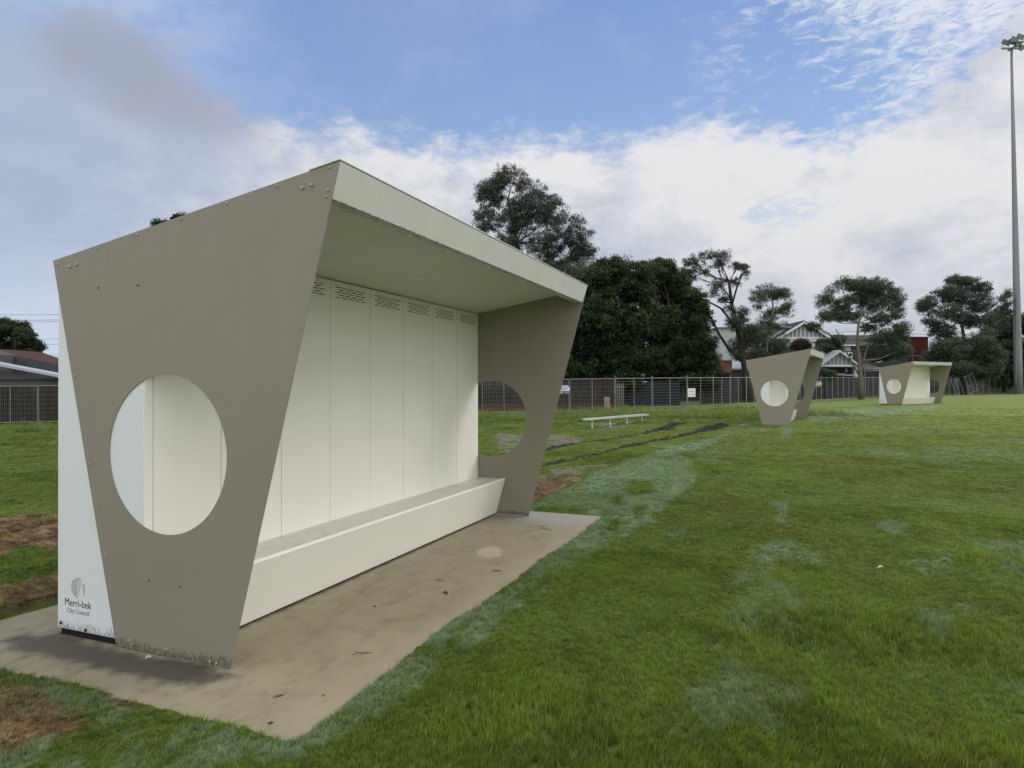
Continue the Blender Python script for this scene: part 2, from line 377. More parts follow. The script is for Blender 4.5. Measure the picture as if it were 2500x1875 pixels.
def f_conc(q, oc, cc, b):
    x, y, z = q.sep(oc)
    n = q.noise(oc, 1.1, 6, .65, .4); n2 = q.noise(oc, 7, 5, .6); n3 = q.noise(oc, 120, 3, .6)
    n4 = q.noise(q.map(oc, (1, .45, 1), (3, 3, 0)), 4.5, 6, .7, .8)
    cc = q.mix(q.mul(q.ss(n4, .48, .72), .45), cc, (.13, .105, .075, 1))
    cc = q.mix(q.mul(q.ss(n, .42, .66), .5), cc, (.33, .292, .205, 1))
    cc = q.mix(q.mul(q.ss(n2, .45, .72), .40), cc, (.16, .136, .088, 1))
    cc = q.mix(q.mul(q.ss(n3, .42, .7), .22), cc, (.09, .075, .06, 1))
    def bl(u0, v0, su, sv, a=0.):
        du = q.m('SUBTRACT', x, u0); dv = q.m('SUBTRACT', y, v0)
        p = q.m('DIVIDE', q.add(q.mul(du, cos(a)), q.mul(dv, sin(a))), su); r = q.m('DIVIDE', q.add(q.mul(dv, cos(a)), q.mul(du, -sin(a))), sv)
        return q.m('EXPONENT', q.mul(q.add(q.mul(p, p), q.mul(r, r)), -1.))
    # damp run-off stain by the near end panel, and a small pale patch
    stain = q.add(bl(-.35, -.16, .75, .15), q.mul(bl(.18, -.10, .30, .12), .7), q.mul(bl(-1.0, -.12, .35, .20), .7), q.mul(q.m('SUBTRACT', n2, .5), 1.2), q.mul(q.m('SUBTRACT', n, .5), .8))
    cc = q.mix(q.mul(q.ss(stain, .25, .95), .80), cc, (.045, .037, .032, 1))
    foot_band = q.add(bl(-.05, 2.4, .055, 3.0), q.mul(q.m('SUBTRACT', n2, .5), .7))  # darker band on the slab along the bench foot
    cc = q.mix(q.mul(q.ss(foot_band, .3, .95), .65), cc, (.06, .05, .042, 1))
    wp = q.add(bl(.66, 2.98, .14, .26, .35), q.mul(q.m('SUBTRACT', n2, .5), 1.1))
    cc = q.mix(q.mul(q.ss(wp, .35, .62), .75), cc, (.46, .38, .26, 1))
    far = q.ss(q.add(y, q.mul(n2, .5), q.mul(x, .35)), 4.75, 5.1)  # far end beyond the panel greyed, its sky light put into the colour
    cc = q.mix(q.mul(far, .5), cc, (.33, .32, .32, 1))
    edge = q.ss(q.add(x, q.mul(n2, .25)), 1.08, 1.3)
    cc = q.mix(q.mul(edge, .5), cc, (.34, .28, .21, 1))
    return cc
CONC = mat('concrete', (.292, .258, .170), .75, .3, var=.10, scale=2.5, bump=.25, bscale=150, fn=f_conc)

# grass ground
def ground_mat():
    m = bpy.data.materials.new('turf'); m.use_nodes = True; q = G(m.node_tree); b = m.node_tree.nodes['Principled BSDF']
    oc = q.coord('Object'); a = q.attr('mask'); cr = q.sep(a.outputs['Vector']); x, y, z = q.sep(oc)
    mk2 = q.attr('mask2'); cr2 = q.sep(mk2.outputs['Vector'])
    n1 = q.noise(oc, .35, 5, .6); n2 = q.noise(q.map(oc, (1, 2.2, 1)), 3.5, 6, .65); n3 = q.noise(q.map(oc, (1, .5, 1)), 45, 4, .7)
    dist = q.ss(y, 6, 40)
    c0 = q.mix(n1, (.066, .110, .016, 1), (.130, .192, .030, 1))
    c0 = q.mix(q.mul(q.ss(q.add(x, q.mul(n1, 8.)), -2, 26), q.ss(y, 5, 30)), c0, (.19, .245, .050, 1))
    c0 = q.mix(q.mul(q.ss(n2, .45, .75), .5), c0, (.050, .095, .016, 1))
    c0 = q.mix(q.mul(q.ss(n3, .35, .75), q.ss(y, 26, 6, .25, .6)), c0, (.020, .040, .006, 1))
    pale = q.mul(cr[0], q.ss(n2, .25, .6, .55, 1.))
    c0 = q.mix(q.mul(pale, .85), c0, (.19, .27, .165, 1))
    ng = q.ss(q.add(cr[1], q.mul(q.m('SUBTRACT', n2, .5), 1.0)), .3, .8)
    c0 = q.mix(q.mul(cr[2], 1.), c0, q.mix(n3, (.13, .115, .09, 1), (.20, .185, .15, 1)))
    c0 = q.mix(cr2[0], c0, q.mix(q.mul(q.ss(n2, .25, .65), q.add(q.mul(cr2[1], .75), .25)), (.040, .026, .016, 1), (.30, .21, .12, 1)))  # soil tone in the fold creases, crease shade put into the straw colour
    c0 = q.mix(cr[1], c0, q.mix(n3, (.018, .014, .012, 1), (.045, .035, .028, 1)))
    q.put(b.inputs['Base Color'], c0); b.inputs['Roughness'].default_value = .85; b.inputs['Specular IOR Level'].default_value = .15
    h = q.add(q.mul(n3, .5), n2)
    q.put(b.inputs['Normal'], q.bump(h, .8, .035))
    return m
def grid_axis(lo, hi, f):
    a = [lo]
    while a[-1] < hi: a.append(a[-1]+f(a[-1]))
    return np.array(a)
gx = np.unique(np.concatenate([-grid_axis(0, 1500, lambda v: .065 if v < 4.5 else .065+(v-4.5)*.045), grid_axis(0, 1500, lambda v: .065 if v < 4 else .065+(v-4)*.03)]))
gy = np.unique(np.concatenate([-grid_axis(-1.5, 200, lambda v: .3+max(0, v)*.3), grid_axis(1.5, 2500, lambda v: .06 if v < 11 else .06+(v-11)*.017)]))
XX, YY = np.meshgrid(gx, gy); xf, yf = XX.ravel(), YY.ravel()
mk = masks(xf, yf); zf = relief(xf, yf, mk)
nx, ny = len(gx), len(gy)
i0 = (np.arange(ny-1)[:, None]*nx+np.arange(nx-1)[None]).ravel()
Fq = np.stack([i0, i0+1, i0+nx+1, i0+nx], 1).astype(np.int32)
me = bpy.data.meshes.new('ground'); me.vertices.add(nx*ny); me.vertices.foreach_set('co', np.stack([xf, yf, zf], 1).astype(np.float32).ravel())
me.loops.add(Fq.size); me.loops.foreach_set('vertex_index', Fq.ravel()); me.polygons.add(len(Fq)); me.polygons.foreach_set('loop_start', np.arange(0, Fq.size, 4, dtype=np.int32))
me.polygons.foreach_set('use_smooth', np.ones(len(Fq), bool))
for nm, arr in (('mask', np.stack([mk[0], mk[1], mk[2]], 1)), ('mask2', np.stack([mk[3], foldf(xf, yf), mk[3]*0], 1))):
    at_ = me.attributes.new(nm, 'FLOAT_VECTOR', 'POINT'); at_.data.foreach_set('vector', arr.astype(np.float32).ravel())
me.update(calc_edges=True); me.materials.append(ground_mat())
ground = bpy.data.objects.new('ground', me); COL.objects.link(ground); tag(ground, kind='structure')
print('ground verts', nx*ny)

# concrete slab
sl = MB(); 
bmn = 28
for i in range(1):
    sl.box((-1.67, -.49, -.14), (1.24, 5.15, 0))
so = sl.build('concrete_slab', CONC); so.location = (PX, PY, 0); so.rotation_euler = (0, 0, -TH); tag(so, kind='structure')

# ------------------------------------------------------------------ grass tufts (geometry nodes, everything lives in this one object)
def grass_mat():
    m = bpy.data.materials.new('grass_blades'); m.use_nodes = True; q = G(m.node_tree); m.node_tree.nodes.clear()
    a = q.attr('tcol', 'INSTANCER'); hb = q.attr('hfrac')
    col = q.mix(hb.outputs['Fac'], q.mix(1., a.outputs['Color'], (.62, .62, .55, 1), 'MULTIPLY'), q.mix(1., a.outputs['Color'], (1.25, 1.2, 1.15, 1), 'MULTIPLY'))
    di = q.n.new('ShaderNodeBsdfPrincipled'); q.put(di.inputs['Base Color'], col); di.inputs['Roughness'].default_value = .6; di.inputs['Specular IOR Level'].default_value = .15
    tr = q.n.new('ShaderNodeBsdfTranslucent'); q.put(tr.inputs[0], q.mix(1., col, (1.15, 1.15, .7, 1), 'MULTIPLY'))
    mx = q.n.new('ShaderNodeMixShader'); mx.inputs[0].default_value = .38; q.l.new(di.outputs[0], mx.inputs[1]); q.l.new(tr.outputs[0], mx.inputs[2])
    q.l.new(mx.outputs[0], q.n.new('ShaderNodeOutputMaterial').inputs[0]); return m
def tuft_geo(nb, spread, h0, h1, w, lean, seed):
    r = random.Random(seed); V = []; Fc = []; H = []
    for _ in range(nb):
        a = r.uniform(0, 2*pi); rr = spread*r.random()**.5; bx, by = rr*cos(a), rr*sin(a)
        f = r.uniform(0, pi); dx, dy = cos(f)*w/2, sin(f)*w/2
        l = r.uniform(.15, 1)*lean; la = r.uniform(-1.1, 1.1); lx, ly = cos(la)*l, sin(la)*l; h = r.uniform(h0, h1)
        b = len(V)
        V += [(bx-dx, by-dy, -.01), (bx+dx, by+dy, -.01), (bx+lx*h*.3+dx*.8, by+ly*h*.3+dy*.8, h*.55), (bx+lx*h*.3-dx*.8, by+ly*h*.3-dy*.8, h*.55), (bx+lx*h, by+ly*h, h*(1-.25*l))]
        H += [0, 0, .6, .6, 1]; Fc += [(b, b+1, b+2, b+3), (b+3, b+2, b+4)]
    return V, Fc, H
def scatter(name, P, rot, scl, col, kidx, tufts, label, cat):
    V = []; Fc = []; H = []; K = []
    for i, (v, f, h) in enumerate(tufts):
        b = len(V); V += v; Fc += [tuple(j+b for j in q) for q in f]; H += h; K += [i+1]*len(v)
    nt = len(V); me = bpy.data.meshes.new(name); me.from_pydata(V+[tuple(p) for p in P.tolist()], [], Fc)
    n = nt+len(P)
    def A(nm, typ, key, arr): x_ = me.attributes.new(nm, typ, 'POINT'); x_.data.foreach_set(key, arr.ravel())
    A('kindi', 'INT', 'value', np.array(K+[0]*len(P), np.int32)); A('hfrac', 'FLOAT', 'value', np.array(H+[0.]*len(P), np.float32))
    z1 = np.zeros(nt)
    A('rotz', 'FLOAT', 'value', np.concatenate([z1, rot]).astype(np.float32)); A('scl', 'FLOAT_VECTOR', 'vector', np.concatenate([np.zeros((nt, 3)), scl]).astype(np.float32))
    A('tcol', 'FLOAT_VECTOR', 'vector', np.concatenate([np.zeros((nt, 3)), col]).astype(np.float32)); A('kidx', 'INT', 'value', np.concatenate([z1, kidx]).astype(np.int32))
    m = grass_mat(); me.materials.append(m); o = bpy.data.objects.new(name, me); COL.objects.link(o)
    ng = bpy.data.node_groups.new(name, 'GeometryNodeTree'); ng.interface.new_socket('Geometry', in_out='INPUT', socket_type='NodeSocketGeometry'); ng.interface.new_socket('Geometry', in_out='OUTPUT', socket_type='NodeSocketGeometry')
    N, L = ng.nodes, ng.links; gi = N.new('NodeGroupInput'); go = N.new('NodeGroupOutput')
    def nat(nm, typ):
        x_ = N.new('GeometryNodeInputNamedAttribute'); x_.data_type = typ; x_.inputs['Name'].default_value = nm; return x_.outputs['Attribute']
    kd = nat('kindi', 'INT'); jn = N.new('GeometryNodeJoinGeometry'); pts = None
    for i in reversed(range(len(tufts)+1)):
        cmp = N.new('FunctionNodeCompare'); cmp.data_type = 'INT'; cmp.operation = 'EQUAL'
        ii = [s_ for s_ in cmp.inputs if s_.type == 'INT' and s_.enabled]; L.new(kd, ii[0]); ii[1].default_value = i
        sp = N.new('GeometryNodeSeparateGeometry'); sp.domain = 'POINT'; L.new(gi.outputs[0], sp.inputs[0]); L.new(cmp.outputs[0], sp.inputs[1])
        if i == 0: pts = sp.outputs[0]
        else:
            ti = N.new('GeometryNodeGeometryToInstance'); L.new(sp.outputs[0], ti.inputs[0]); L.new(ti.outputs[0], jn.inputs[0])
    ip = N.new('GeometryNodeInstanceOnPoints'); L.new(pts, ip.inputs['Points']); L.new(jn.outputs[0], ip.inputs['Instance']); ip.inputs['Pick Instance'].default_value = True
    L.new(nat('kidx', 'INT'), ip.inputs['Instance Index'])
    cx = N.new('ShaderNodeCombineXYZ'); L.new(nat('rotz', 'FLOAT'), cx.inputs[2]); L.new(cx.outputs[0], ip.inputs['Rotation']); L.new(nat('scl', 'FLOAT_VECTOR'), ip.inputs['Scale'])
    L.new(ip.outputs[0], go.inputs[0])
    md = o.modifiers.new('scatter', 'NODES'); md.node_group = ng
    return tag(o, label, cat, kind='stuff')
rings = [(1.6, 4.2, 2600), (4.2, 6.5, 1500), (6.5, 10, 760), (10, 16, 320), (16, 23, 110), (23, 36, 44), (36, 46, 12)]
PPs = []
for r0, r1, dn in rings:
    A_ = R(104)/2*(r1*r1-r0*r0); n = int(A_*dn); rr = np.sqrt(rng.uniform(r0*r0, r1*r1, n)); aa = rng.uniform(R(-52), R(52), n)
    PPs.append(np.stack([rr*np.sin(aa), rr*np.cos(aa), rr], 1))
P = np.concatenate(PPs); x, y, rr = P.T
ed = edge_d(x, y); mkp = masks(x, y); pale, mud, grey, st = mkp
SH = [(9.6217, 24.2823, .5257, .1323), (24.7774, 43.2958, 1.0246, .3569)]
def near_shelter(x, y):
    r = np.zeros(x.shape, bool)
    for sx_, sy_, t_, z_ in SH:
        dx, dy = x-sx_, y-sy_; u = dx*cos(t_)-dy*sin(t_); v = dx*sin(t_)+dy*cos(t_); r |= (u > -1.3) & (u < 1.0) & (v > -.3) & (v < 5)
    return r
keep = (ed > .012) & (rng.random(len(x)) > mud*1.1) & (rng.random(len(x)) > grey*.8) & ~near_shelter(x, y)
P = P[keep]; x, y, rr = P.T; pale, mud, grey, st = [a[keep] for a in mkp]
z = relief(x, y, (pale, mud, grey, st))
# long grass at bottom right, short elsewhere
lng = sstep(fbm(x*.9+3, y*.9, 3)+.10*(x-.3)-.16*(y-3.2), .45, .75)*(x > -.9)
rough = sstep(y+x*-.35+3*(fbm(x*.3, y*.3, 3)-.5), 23, 27)*(x < 16)+sstep(-x, 6, 9)*sstep(y, 22, 25)
rough = np.clip(rough, 0, 1)
nn = fbm(x*.35+9, y*.35, 4); n2 = fbm(x*2.2, y*2.2, 4)
col = np.stack([.092+.074*nn, .144+.092*nn, .020+.022*nn], 1)
brt = (sstep(x+8*nn, -2, 26)*sstep(y, 5, 30))[:, None]; col = col*(1-brt)+np.array([.21, .262, .056])*brt
n5 = fbm(x*5.5+9, y*3.1, 4); col *= (.25+.75*n2+.75*n5)[:, None]
olive = (sstep(fbm(x*.7+21, y*.5, 4), .5, .7)*.35)[:, None]; col = col*(1-olive)+np.array([.16, .15, .045])*olive
col = col*(1-.85*pale[:, None])+np.array([.20, .27, .175])*(.85*pale[:, None])
sw = np.clip(st*1.1, 0, 1)[:, None]; scn = np.array([.32, .225, .125])*(.25+1.2*rng.random((len(x), 1))*(.4+fbm(x*7, y*7, 3))[:, None]); u_, v_ = uv(x, y); fo = np.where((u_ < -1.7), .25+.95*foldf(x, y)**1.2, .55+.6*fbm(x*3, y*3, 3)); col = col*(1-sw)+scn*sw*fo[:, None]  # fo dims straw tufts in fold hollows, shade put into their colour
rw = (rough*.6)[:, None]; col = col*(1-rw)+np.array([.15, .205, .075])*rw
dry = (rng.random(len(x)) < .03)[:, None]; col = np.where(dry, np.array([.26, .23, .10]), col)
col *= 1.10*rng.uniform(.66, 1.38, (len(x), 1))*rng.uniform(.93, 1.07, (len(x), 3))
wind = (fbm(x*1.1+50, y*1.1, 3)-.5)*7+.6
rot = wind+rng.normal(0, .7, len(x))
hs = (.48+.62*lng+.15*pale+3.4*rough*sstep(rr, 15, 24)*sstep(fbm(x*.6, y*.9, 3), .35, .65))*rng.uniform(.65, 1.3, len(x))
ws = np.clip(rr/5.5, .9, 4.5)
hs = hs*(1+.012*rr); hs = np.where(st > .4, hs*.75, hs)
hs = hs*(.35+.65*sstep(slab_sd(x, y), -.12, .10))
ws = np.minimum(ws, 4.5)
scl = np.stack([ws, ws, hs], 1)
kidx = rng.integers(0, 6, len(x))
big = (rng.random(len(x)) < .15) & (rr < 8) & (st < .3); kidx = np.where(big, 6+rng.integers(0, 3, len(x)), kidx)
col = np.where(big[:, None], np.minimum(col*np.array([1.38, 1.27, 1.2])*rng.uniform(.65, 1.25, (len(x), 1)), np.array([.21, .33, .2])), col)
tufts = [tuft_geo(7, .022, .03, .06, .0032, .9, 10+i) for i in range(6)]+[tuft_geo(4, .03, .04, .078, .0043, .9, 40+i) for i in range(3)]
print('tufts', len(x))
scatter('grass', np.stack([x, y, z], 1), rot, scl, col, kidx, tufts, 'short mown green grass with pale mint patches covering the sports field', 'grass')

# ------------------------------------------------------------------ shelter
L = 4.7508; uA, zA, uB, zB, uC, uD = -1.1037, 2.4073, 1.13, 2.7749, -.52, .3864
uh, zh, rh = -.1109, 1.1925, .4732; uW, uR = -.2904, -1.0606
def ztop(u): return zA+(zB-zA)*(u-uA)/(uB-uA)
def side_panel_mesh(v0, v1):
    m_ = MB(); n = 64
    lu = uC+(uA-uC)*zh/zA; ru = uD+(uB-uD)*zh/zB
    up = [(lu, zh), (uA, zA), (uB, zB), (ru, zh)]+[(uh+rh*cos(pi*i/n), zh+rh*sin(pi*i/n)) for i in range(n+1)]
    dn = [(ru, zh), (uD, 0.004), (uC, 0.004), (lu, zh)]+[(uh-rh*cos(pi*i/n), zh-rh*sin(pi*i/n)) for i in range(n+1)]
    for pr in (up, dn):
        q = len(pr); vs = [(a, v0, b) for a, b in pr]+[(a, v1, b) for a, b in pr]
        fs = [list(range(q)), list(range(2*q-1, q-1, -1))]
        for i in range(q):
            if i in (3, q-1): continue      # internal split edges
            fs.append([i, i+q, (i+1) % q+q, (i+1) % q])
        m_.faces(vs, fs)
    return m_
def vent_panel(v0, v1, z0, z1, slots):
    m_ = MB(); w = v1-v0; d0 = uW; cz = [2.3625+.0215*i for i in range(5)]
    if not slots: return m_.box((d0-.012, v0, z0), (d0, v1, z1))
    # strips: full-width bands between slot rows, bands cut where the slots are
    zs = z0; hh = .0040
    for i, c_ in enumerate(cz):
        m_.box((d0-.006, v0, zs), (d0, v1, c_-hh)); zs = c_+hh
        ns = 5 if i % 2 == 0 else 4; sw = .0745; pt = .0925; tot = (ns-1)*pt+sw; s0 = v0+(w-tot)/2; pv = v0
        for j in range(ns):
            m_.box((d0-.006, pv, c_-hh), (d0, s0+j*pt, c_+hh)); pv = s0+j*pt+sw
        m_.box((d0-.006, pv, c_-hh), (d0, v1, c_+hh))
    m_.box((d0-.006, v0, zs), (d0, v1, z1)); return m_
def text_mesh(txt, size, mat_, name, parent):
    cu = bpy.data.curves.new('t', 'FONT'); cu.body = txt; cu.size = size; cu.align_x = 'CENTER'; cu.extrude = .0006; cu.resolution_u = 3
    to = bpy.data.objects.new('t', cu); COL.objects.link(to); dg = bpy.context.evaluated_depsgraph_get(); dg.update()
    me = bpy.data.meshes.new_from_object(to.evaluated_get(dg)); bpy.data.objects.remove(to); me.name = name; me.materials.clear(); me.materials.append(mat_)
    o = bpy.data.objects.new(name, me); COL.objects.link(o); o.parent = parent; return o
def make_shelter(detail=True, slant=False):
    root = empty('player_shelter', (0, 0, 0))
    side_panel_mesh(-.006, 0).build('side_panel', TAUPE, root)
    side_panel_mesh(L, L+.006).build('side_panel', TAUPE, root)
    for v0, v1 in ((.001, .031), (L-.031, L-.001)):
        MB().prism([(uC+.03 if slant else uR, .045), (uW-.013, .045), (uW-.013, ztop(uW)-.036), (uR, ztop(uR)-.036)], v0, v1).build('end_wall', WHITE, root)
    ub = uC+.03 if slant else uR
    MB().prism([(ub, .045), (ub+.02, .045), (uR+.02, ztop(uR)-.04), (uR, ztop(uR)-.04)], .032, L-.032).build('rear_wall', WHITE, root)
    for i in range(8):
        a, b = L*i/8+(.0025 if i else .002), L*(i+1)/8-.0025
        if i == 0: a = .0635
        vent_panel(a, b, .40, 2.498, detail).build('wall_panel', CREAM, root)
    MB().box((uW-.012, .001, .40), (uW+.001, .058, 2.498)).build('corner_trim', CREAM, root)
    ce = MB(); s_ = (zB-zA)/(uB-uA)
    for i in range(4):
        a, b = L*i/4+.002, L*(i+1)/4-.002
        ce.prism([(uW-.4, ztop(uW-.4)-.034), (.98, ztop(.98)-.034), (.98, ztop(.98)-.024), (uW-.4, ztop(uW-.4)-.024)], a, b)
    ce.build('ceiling', SOFFIT, root)
    MB().prism([(uA+.01, ztop(uA)-.02), (1.0, ztop(1.0)-.021), (1.0, ztop(1.0)-.006), (uA+.01, ztop(uA)-.006)], .001, L-.001).build('roof', ZINC, root)
    # fascia beam with lip and a folded cap
    fz = 2.585
    fu = 1.073; fa = MB().prism([(1.13, zB-.002), (fu, fz), (fu-.012, fz-.004), (.975, fz+.002), (.975, fz+.012), (fu-.004, fz+.014), (1.005, ztop(1.005)-.022), (1.005, ztop(1.005)-.002)], -.001, L+.001)
    fo = fa.build('fascia', FASC, root)
    MB().prism([(.934, ztop(.934)+.002), (1.135, zB+.003), (1.135, zB+.009), (.934, ztop(.934)+.007)], -.012, L+.012).build('roof_cap', mat('cap_paint', (.66, .68, .66), .4, .4, var=.03), fo)
    # bench
    br = .012
    be = MB().prism([(.0808, .440), (.0808-.004, .452), (.0808-.014, .456), (.0808-.03, .4525), (.0808-.03, .42), (-.058, .02), (-.04, .018)], .004, L-.004).build('bench_front', CREAM, root)
    MB().box((uW-.001, .004, .425), (.0800-.029, L-.004, .4515)).build('bench_seat', SEAT, root)
    MB().box((ub+.02, .01, .004), (-.085, L-.01, .05)).build('base', BLACK, root)
    if detail:
        B1 = [(-1.052, 2.398-.014), (-.942, 2.357), (-.88, 2.366), (-1.025, 2.218), (-.891, 1.662), (-.696, 2.454), (-.343, 2.513), (.011, 2.573), (.363, 2.63), (.717, 2.687), (.891, 2.657), (.952, 2.666), (1.067, 2.746), (1.055, 2.628), (1.045, 2.594), (-.678, 2.209), (-.337, 2.205), (-.615, .554), (-.24, .435), (.013, .429), (-.41, .053), (-.097, .048), (.241, .027), (.29, .026), (-.757, 1.108)]
        bigs = {1, 2, 10, 11}
        for i, (a, b) in enumerate(B1):
            r_ = .0105 if i in bigs else (.005 if i in (15, 16, 18, 19) else .0078); h_ = .012 if i in bigs else .007
            m_ = MB().tube([(a, -.006, b), (a, -.006-h_*.7, b), (a, -.006-h_, b)], [r_, r_*.95, r_*.55], 6)
            m_.build('bolt', INK if i in (15, 16, 18, 19) else BOLT, root)
        for a, b in ((-1.03, .078), (-.80, .060)): MB().tube([(a, .0, b), (a, -.006, b), (a, -.009, b)], [.011, .010, .005], 8).build('bolt', INK, root)
        MB().box((-.45, L-.02, .004), (.36, L-.004, .012)).build('foot_angle', WHITE, root)
    if slant: return root
    lg = empty('council_logo', (0, 0, 0)); lg.parent = root
    Xr = Matrix.Rotation(pi/2, 4, 'X')
    t1 = text_mesh('Merri-bek', .066, INK, 'lettering', lg); t1.data.transform(Matrix.Translation((-.874, -.0005, .196)) @ Xr @ Matrix.Scale(.92, 4, (1, 0, 0)))
    t1.data.update(); 
    t2 = text_mesh('City Council', .044, mat('grey_lettering', (.16, .165, .17), .6), 'lettering', lg); t2.data.transform(Matrix.Translation((-.872, -.0005, .152)) @ Xr @ Matrix.Scale(.92, 4, (1, 0, 0)))
    e = MB(); cx_, cz_, ra, rb = -.868, .318, .068, .066
    for i in range(16):
        zz = -.94+1.88*i/15; hw = math.sqrt(1-zz*zz)
        segs = [(-hw, -.10)] if zz > -.99 else []
        if zz < .8: segs += [(.02, .02+.36*max(.12, 1-abs(zz-.35)*.9))]
        if -.75 < zz < .55: segs += [(.55+.1*(zz < -.3), min(hw, .92))]
        if zz >= .72: segs = [(-hw, hw*.75)]
        for a, b in segs:
            if b-a < .03: continue
            n_ = 6; vs = []
            for j in range(n_+1):
                t_ = a+(b-a)*j/n_; wv = .035*sin(t_*5+zz*2)*(1 if t_ > 0 else .4)
                th_ = .0011 if t_ < 0 else .0009
                vs += [(cx_+t_*ra, 0, cz_+(zz+wv)*rb-th_), (cx_+t_*ra, 0, cz_+(zz+wv)*rb+th_)]
            for j in range(n_):
                p0, p1, p2, p3 = vs[2*j], vs[2*j+2], vs[2*j+3], vs[2*j+1]
                e.faces([(q[0], yy, q[2]) for yy in (-.0012, -.0002) for q in (p0, p1, p2, p3)], [(0, 1, 2, 3), (7, 6, 5, 4), (0, 4, 5, 1), (3, 2, 6, 7), (0, 3, 7, 4), (1, 5, 6, 2)])
    e.build('emblem', INK, lg)
    for ch in lg.children: ch.location = (0, 0, 0)
    lg.location = (0, .001, 0)
    return root
sh = make_shelter(); sh.location = (PX, PY, 0); sh.rotation_euler = (0, 0, -TH)
tag(sh, 'large nearest taupe and cream player shelter with round side window, on a concrete slab', 'shelter', 'player shelters along the field edge')
proto = make_shelter(False); proto2 = make_shelter(False, True)
for (sx_, sy_, t_, z_), lb, o in zip(SH, ('taupe player shelter seen nearly side-on, standing in the grass beside the tyre ruts', 'farthest player shelter with open cream front and white fascia, near the light tower'), (proto2, proto)):
    o.location = (sx_, sy_, z_); o.rotation_euler = (0, 0, -t_)
    tag(o, lb, 'shelter', 'player shelters along the field edge')
    sb = MB().box((-1.4, -.30, -.25), (.75, 5.05, .0)).build('concrete_slab', CONC); sb.location = (sx_, sy_, z_-.001); sb.rotation_euler = (0, 0, -t_); tag(sb, kind='structure')

# dead leaves and twigs on the slab
LEAF = mat('dead_leaf', (.07, .05, .03), .8, .2, var=.3)
def loose(name, px_, py_, s_, label, kind_):
    X_, Y_ = gp(px_, py_); m_ = MB(); r_ = random.Random(int(px_))
    if kind_ == 'leaf':
        vs = [(-s_, 0, .004), (-s_*.3, s_*.3, .009), (s_*.5, s_*.26, .012), (s_, 0, .006), (s_*.5, -s_*.26, .005), (-s_*.3, -s_*.3, .004)]
        m_.faces(vs+[(a, b, c_-.002) for a, b, c_ in vs], [(0, 1, 2, 3, 4, 5), (11, 10, 9, 8, 7, 6)]+[(i, i+6, (i+1) % 6+6, (i+1) % 6) for i in range(6)])
    else:
        p = [(-s_, 0, .005), (-s_*.3, s_*.15, .010), (s_*.4, -s_*.1, .007), (s_, s_*.2, .004)]; m_.tube(p, [.0018, .0025, .002, .001], 5); m_.tube([p[1], (s_*.1, s_*.6, .009)], [.0018, .001], 5); m_.tube([p[2], (s_*.6, -s_*.5, .008)], [.0018, .001], 5)
    o = m_.build(name, LEAF); o.location = (X_, Y_, .001); o.rotation_euler = (0, 0, r_.uniform(0, 6)); return tag(o, label, 'leaf' if kind_ == 'leaf' else 'twig', 'dead leaves and twigs on the slab')
lv = [(1089, 1448, .045, 'curled dead leaf lying mid slab opposite the bench', 'leaf'), (1105, 1466, .018, 'tiny dark leaf scrap just below the curled mid slab leaf', 'leaf'), (883, 1597, .06, 'forked dark twig on the slab near the grass edge', 'twig'),
      (680, 1700, .03, 'small dead leaf near the front corner of the slab', 'leaf'), (660, 1768, .014, 'dark speck of leaf closest to the front tip of the slab', 'leaf'), (1075, 1418, .05, 'thin upright looking twig beyond the curled mid slab leaf', 'twig'),
      (1213, 1394, .045, 'thin dead leaf close to the grass at the far half of the slab', 'leaf'), (1330, 1290, .16, 'long spindly twig by the foot of the far side panel', 'twig'), (790, 1700, .012, 'tiny leaf scrap right of the front corner leaf', 'leaf'), (914, 1482, .014, 'tiny dark leaf scrap in front of the bench middle', 'leaf'),
      (1258, 1258, .05, 'leaf litter heap against the foot of the far side panel', 'twig'), (160, 1545, .035, 'dark leaf on the damp slab at left behind the logo wall', 'leaf')]
for a in lv: loose('fallen_leaf' if a[4] == 'leaf' else 'fallen_twig', *a)
xw, yw = gp(357, 1609); o = MB().tube([(0, 0, 0), (.012, .004, .010), (.026, .002, .002)], [.006, .010, .005], 7).build('pebble', mat('pale_stone', (.55, .53, .48), .7)); o.location = (xw, yw, .006); tag(o, 'small white pebble on the damp stain in front of the taupe panel', 'pebble')
xw, yw = gp(2142, 1400); o = MB().tube([(0, 0, 0), (.03, .01, .01), (.06, .02, .0)], [.003, .008, .003], 6).build('feather', mat('white_feather', (.7, .7, .68), .7)); o.location = (xw, yw, float(gz(xw, yw))+.05); tag(o, 'tiny white feather lying in the open grass at right', 'feather')

# ------------------------------------------------------------------ small aluminium bench
bx0, by0 = gp(1446, 1046); bx1, by1 = gp(1568, 1031.5)
bl = math.hypot(bx1-bx0, by1-by0); ba = math.atan2(by1-by0, bx1-bx0); bz = float(gz(bx0, by0))
bh = empty('bench', (bx0, by0, bz), ba, label='long low aluminium bench without backrest, standing on bare ground before the mesh fence', cat='bench')
hb = .38
MB().box((-.45, -.14, hb-.062), (bl+.35, .14, hb)).build('seat', ALU, bh)
for i in range(4):
    x_ = bl*i/3; MB().box((x_-.022, -.022, -.1), (x_+.022, .022, hb-.063)).build('leg', ALU, bh)

